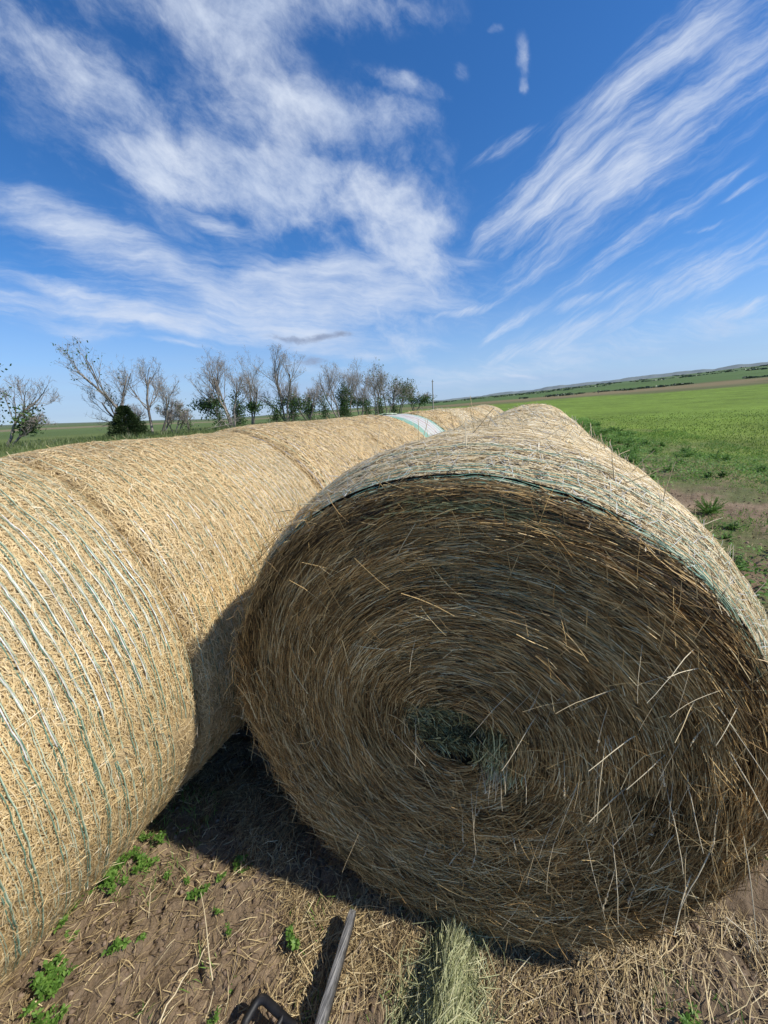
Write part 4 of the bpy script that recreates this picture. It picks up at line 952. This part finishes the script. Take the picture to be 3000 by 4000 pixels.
# ------------------------------------------------------------------ sky, sun, camera
SUN = norm(RT*.677+DV*.075+np.array([0, 0, .736]))
sl = bpy.data.lights.new('sun', 'SUN'); sl.energy = 5.0; sl.angle = math.radians(.53); sl.color = (1, .945, .84)
so = bpy.data.objects.new('sun', sl); COL.objects.link(so)
from mathutils import Vector
so.rotation_euler = Vector((-SUN[0], -SUN[1], -SUN[2])).to_track_quat('-Z', 'Y').to_euler(); so.location = (5, 0, 12)
w = bpy.data.worlds.new('World'); sc.world = w; w.use_nodes = True; nt = w.node_tree; nt.nodes.clear()
out = nt.nodes.new('ShaderNodeOutputWorld'); bg = nt.nodes.new('ShaderNodeBackground'); nt.links.new(bg.outputs[0], out.inputs[0]); bg.inputs['Strength'].default_value = .1
sky = nt.nodes.new('ShaderNodeTexSky'); sky.sky_type = 'NISHITA'; sky.sun_disc = False; sky.sun_elevation = math.asin(SUN[2]); sky.sun_rotation = math.atan2(SUN[0], SUN[1])
sky.altitude = 900; sky.air_density = 1.0; sky.dust_density = .6; sky.ozone_density = 2.5
BLOBS = [(0.386, -0.074, 0.506, 0.149, 0.052, 1.0, 0.0), (0.47, 0.053, 0.733, 0.172, 0.042, 0.9, 0.0), (0.605, 0.025, 0.688, 0.154, 0.04, 0.8, 0.0), (0.45, -0.141, 0.581, 0.166, 0.036, 0.6, 0.0), (0.586, -0.163, 0.583, 0.148, 0.023, 0.75, 0.0), (0.783, -0.24, 0.376, 0.148, 0.039, 0.75, 0.0), (0.882, -0.313, 0.273, 0.097, 0.025, 0.8, 0.0), (0.278, 0.003, 0.418, 0.062, 0.014, 0.6, 0.0), (0.621, 0.127, 0.421, 0.082, 0.036, 0.45, 0.0), (0.438, -0.372, 0.281, 0.156, 0.029, 0.75, 0.0), (0.79, -0.077, 0.42, 0.034, 0.01, 0.7, 0.0), (0.74, -0.141, 0.252, 0.045, 0.007, 0.7, 0.0), (0.347, -0.316, 0.514, 0.07, 0.017, 0.7, 0.0), (0.214, -0.286, 0.206, 0.082, 0.013, 0.95, 0.0), (0.598, -0.268, 0.369, 0.042, 0.01, 0.6, 0.0), (0.485, -0.285, 0.174, 0.048, 0.012, 0.7, 0.0), (0.732, -0.058, 0.454, 0.042, 0.008, 0.5, 0.0), (-0.626, -0.217, -0.449, 0.2, 0.024, 0.85, 1.0), (-0.426, -0.273, -0.159, 0.44, 0.029, 1.1, 1.0), (-0.555, -0.102, -0.397, 0.188, 0.043, 0.95, 1.0), (-0.123, -0.234, -0.053, 0.285, 0.056, 1.05, 1.0), (-0.352, -0.075, -0.308, 0.11, 0.014, 0.8, 1.0), (-0.05, -0.178, 0.014, 0.224, 0.028, 0.8, 1.0), (-0.01, -0.377, -0.132, 0.128, 0.014, 0.6, 1.0), (-0.485, -0.322, -0.148, 0.054, 0.008, 0.8, 1.0), (-0.743, -0.261, -0.223, 0.136, 0.02, 0.6, 1.0), (-0.192, -0.387, -0.161, 0.069, 0.017, 0.6, 1.0), (-0.43, 0.092, -0.538, 0.193, 0.055, 0.75, 2.0), (-0.383, -0.009, -0.319, 0.089, 0.045, 0.9, 2.0), (-0.12, 0.188, -0.071, 0.209, 0.03, 1.0, 2.0), (-0.165, 0.079, -1.154, 0.134, 0.073, 0.95, 2.0), (-0.023, 0.06, -0.104, 0.113, 0.035, 0.85, 2.0), (-0.208, -0.02, -0.044, 0.147, 0.045, 0.95, 2.0), (-0.12, -0.077, 0.09, 0.101, 0.031, 0.8, 2.0), (0.092, -0.138, -1.01, 0.127, 0.071, 1.05, 2.0), (0.074, 0.092, -0.289, 0.062, 0.013, 0.6, 2.0), (0.28, 0.12, -1.214, 0.021, 0.014, 0.75, 2.0), (0.285, 0.084, -0.826, 0.013, 0.009, 0.7, 2.0), (0.225, 0.154, -0.186, 0.011, 0.006, 0.6, 2.0), (0.085, -0.368, -0.573, 0.054, 0.032, 0.7, 2.0), (-0.117, -0.41, -0.06, 0.089, 0.017, 0.5, 1.0), (0.103, -0.425, -0.16, 0.028, 0.015, 0.5, 1.0), (0.171, 0.107, -1.138, 0.012, 0.011, 0.4, 2.0), (0.386, -0.453, -0.06, 0.041, 0.005, 0.7, 1.0), (0.901, -0.342, -0.14, 0.016, 0.006, 0.6, 2.0), (-0.204, -0.315, -0.186, 0.047, 0.009, 1.0, 3.0), (-0.122, -0.315, 0.025, 0.045, 0.009, 1.0, 3.0), (-0.166, -0.373, -0.235, 0.033, 0.016, 0.8, 3.0)]
tc = nt.nodes.new('ShaderNodeTexCoord').outputs['Generated']
def vdot(v):
    n = nt.nodes.new('ShaderNodeVectorMath'); n.operation = 'DOT_PRODUCT'; nt.links.new(tc, n.inputs[0]); n.inputs[1].default_value = v; return n.outputs['Value']
ec = math.radians(28)
wv = vdot((0, math.cos(ec), math.sin(ec))); wc = math_(nt, 'MAXIMUM', wv, .08)
uu = math_(nt, 'DIVIDE', vdot((1, 0, 0)), wc); vv = math_(nt, 'DIVIDE', vdot((0, -math.sin(ec), math.cos(ec))), wc)
cb = nt.nodes.new('ShaderNodeCombineXYZ'); nt.links.new(uu, cb.inputs[0]); nt.links.new(vv, cb.inputs[1]); chart = cb.outputs[0]
# gentle warp
def warp(vec, scale, amt):
    n = nt.nodes.new('ShaderNodeTexNoise'); n.inputs['Scale'].default_value = scale; n.inputs['Detail'].default_value = 3; nt.links.new(vec, n.inputs['Vector'])
    s = nt.nodes.new('ShaderNodeVectorMath'); s.operation = 'SUBTRACT'; nt.links.new(n.outputs['Color'], s.inputs[0]); s.inputs[1].default_value = (.5, .5, .5)
    q = nt.nodes.new('ShaderNodeVectorMath'); q.operation = 'MULTIPLY_ADD'; nt.links.new(s.outputs[0], q.inputs[0]); q.inputs[1].default_value = (amt, amt, 0); nt.links.new(vec, q.inputs[2]); return q.outputs[0]
def mapping(vec, loc, rot, scl):
    n = nt.nodes.new('ShaderNodeMapping'); n.vector_type = 'TEXTURE'; n.inputs['Location'].default_value = loc; n.inputs['Rotation'].default_value = rot; n.inputs['Scale'].default_value = scl
    nt.links.new(vec, n.inputs[0]); return n.outputs[0]
wch = warp(warp(chart, 3.5, .09), 22, .018)
masks = {}
for (cx, cy, rot, hl, hw, st, gidx) in BLOBS+[(-.28, -.03, -.5, .46, .20, .30, 2.), (-.25, -.22, -.1, .55, .12, .38, 1.), (.58, .0, .6, .36, .11, .32, 0.), (.62, -.3, .45, .35, .09, .34, 0.), (.50, -.41, .16, .55, .055, .62, 1.), (.05, -.2, 1.2, .2, .12, .35, 2.)]:
    mp = mapping(wch, (cx, cy, 0), (0, 0, rot), (hl, hw*(.82 if hw < .09 else 1), 1))
    ln = nt.nodes.new('ShaderNodeVectorMath'); ln.operation = 'LENGTH'; nt.links.new(mp, ln.inputs[0])
    mr = nt.nodes.new('ShaderNodeMapRange'); mr.interpolation_type = 'SMOOTHSTEP'; nt.links.new(ln.outputs['Value'], mr.inputs[0])
    mr.inputs['From Min'].default_value = 0.0; mr.inputs['From Max'].default_value = 1.9; mr.inputs['To Min'].default_value = st; mr.inputs['To Max'].default_value = 0
    gidx = int(gidx); masks[gidx] = mr.outputs[0] if gidx not in masks else math_(nt, 'ADD', masks[gidx], mr.outputs[0])
par = {0: (.60, (.16, .034, 1), 1.0), 1: (-.16, (.24, .055, 1), 1.0), 2: (-.5, (.13, .085, 1), 1.0), 3: (0, (.05, .03, 1), 1.)}
dens = {}
for gidx, mk in masks.items():
    rot, scl, st = par[gidx]
    n1 = noise(nt, 1., 6, mapping(wch, (0, 0, 0), (0, 0, rot), scl), .66)
    if gidx in (0, 1):      # finer combed fibres
        n2 = noise(nt, 1., 3, mapping(wch, (.3, .1, 0), (0, 0, rot), (.16, .012, 1)), .6); n1 = math_(nt, 'ADD', math_(nt, 'MULTIPLY', n1, .80), math_(nt, 'MULTIPLY', n2, .20))
    mk = math_(nt, 'MINIMUM', mk, 1.15)
    q = math_(nt, 'MULTIPLY_ADD', math_(nt, 'SUBTRACT', n1, .5), 3.7 if gidx == 0 else 3.5, math_(nt, 'MULTIPLY_ADD', mk, .95 if gidx == 0 else 1.08, -.56))
    mr = nt.nodes.new('ShaderNodeMapRange'); mr.interpolation_type = 'SMOOTHSTEP'; nt.links.new(q, mr.inputs[0])
    mr.inputs['From Min'].default_value = -.60; mr.inputs['From Max'].default_value = 1.5 if gidx < 3 else .9; mr.inputs['To Max'].default_value = .95
    mf = nt.nodes.new('ShaderNodeMapRange'); nt.links.new(mk, mf.inputs[0]); mf.inputs['From Min'].default_value = 0.02; mf.inputs['From Max'].default_value = .35   # no cloud outside the sketch
    dens[gidx] = math_(nt, 'MULTIPLY', mr.outputs[0], mf.outputs[0])
front = nt.nodes.new('ShaderNodeMapRange'); nt.links.new(wv, front.inputs[0]); front.inputs['From Min'].default_value = .1; front.inputs['From Max'].default_value = .3
D = math_(nt, 'MAXIMUM', math_(nt, 'MAXIMUM', dens[0], dens[1]), dens[2])
D = math_(nt, 'MULTIPLY', D, front.outputs[0], clamp=True)
hs_ = nt.nodes.new('ShaderNodeHueSaturation'); hs_.inputs['Saturation'].default_value = 1.27; hs_.inputs['Value'].default_value = 1.36; nt.links.new(sky.outputs[0], hs_.inputs['Color'])
skyc = mixc(nt, 1.0, hs_.outputs[0], (.78, .95, 1.13), 'MULTIPLY')
# thin pale veil near the horizon
el = nt.nodes.new('ShaderNodeSeparateXYZ'); nt.links.new(tc, el.inputs[0])
hv = nt.nodes.new('ShaderNodeMapRange'); hv.interpolation_type = 'SMOOTHSTEP'; nt.links.new(el.outputs['Z'], hv.inputs[0]); hv.inputs['From Min'].default_value = .0; hv.inputs['From Max'].default_value = .30; hv.inputs['To Min'].default_value = .85; hv.inputs['To Max'].default_value = 0
veil = math_(nt, 'MULTIPLY', hv.outputs[0], math_(nt, 'MULTIPLY_ADD', noise(nt, 1., 4, mapping(tc, (0, 0, 0), (0, 0, 0), (.6, .6, .05))), .8, .5))
skyc = mixc(nt, veil, skyc, (3.9, 5.3, 7.9))
ccol = mixc(nt, math_(nt, 'MULTIPLY_ADD', noise(nt, 7, 5, chart), 1.6, -.3, True), (5.2, 6.3, 8.4), (8.2, 8.8, 9.8))
c1 = mixc(nt, D, skyc, ccol)
c2 = mixc(nt, math_(nt, 'MULTIPLY', dens[3], front.outputs[0]), c1, (2.9, 3.6, 5.2))
nt.links.new(c2, bg.inputs['Color'])
try: w.cycles.sampling_method = 'MANUAL'; w.cycles.sample_map_resolution = 512
except Exception: pass

cam = bpy.data.cameras.new('camera'); co_ = bpy.data.objects.new('camera', cam); COL.objects.link(co_); sc.camera = co_
cam.sensor_fit = 'VERTICAL'; cam.sensor_height = 24; cam.lens = 24*1498.6/4000; cam.clip_start = .02; cam.clip_end = 20000
pitch, roll = .2606, .0588
from mathutils import Matrix
fwd = Vector((0, math.cos(pitch), -math.sin(pitch))); rgt = Vector((1, 0, 0)); up_ = rgt.cross(fwd)
# world up appears turned counter-clockwise by roll
r2 = rgt*math.cos(roll)-up_*math.sin(roll); u2 = rgt*math.sin(roll)+up_*math.cos(roll)
co_.matrix_world = Matrix(((r2.x, u2.x, -fwd.x, 0), (r2.y, u2.y, -fwd.y, 0), (r2.z, u2.z, -fwd.z, H), (0, 0, 0, 1)))
sc.view_settings.view_transform = 'Standard'; sc.view_settings.look = 'None'; sc.view_settings.exposure = 0
sc.render.engine = 'CYCLES'; sc.cycles.max_bounces = 5; sc.cycles.diffuse_bounces = 3; sc.cycles.use_denoising = True
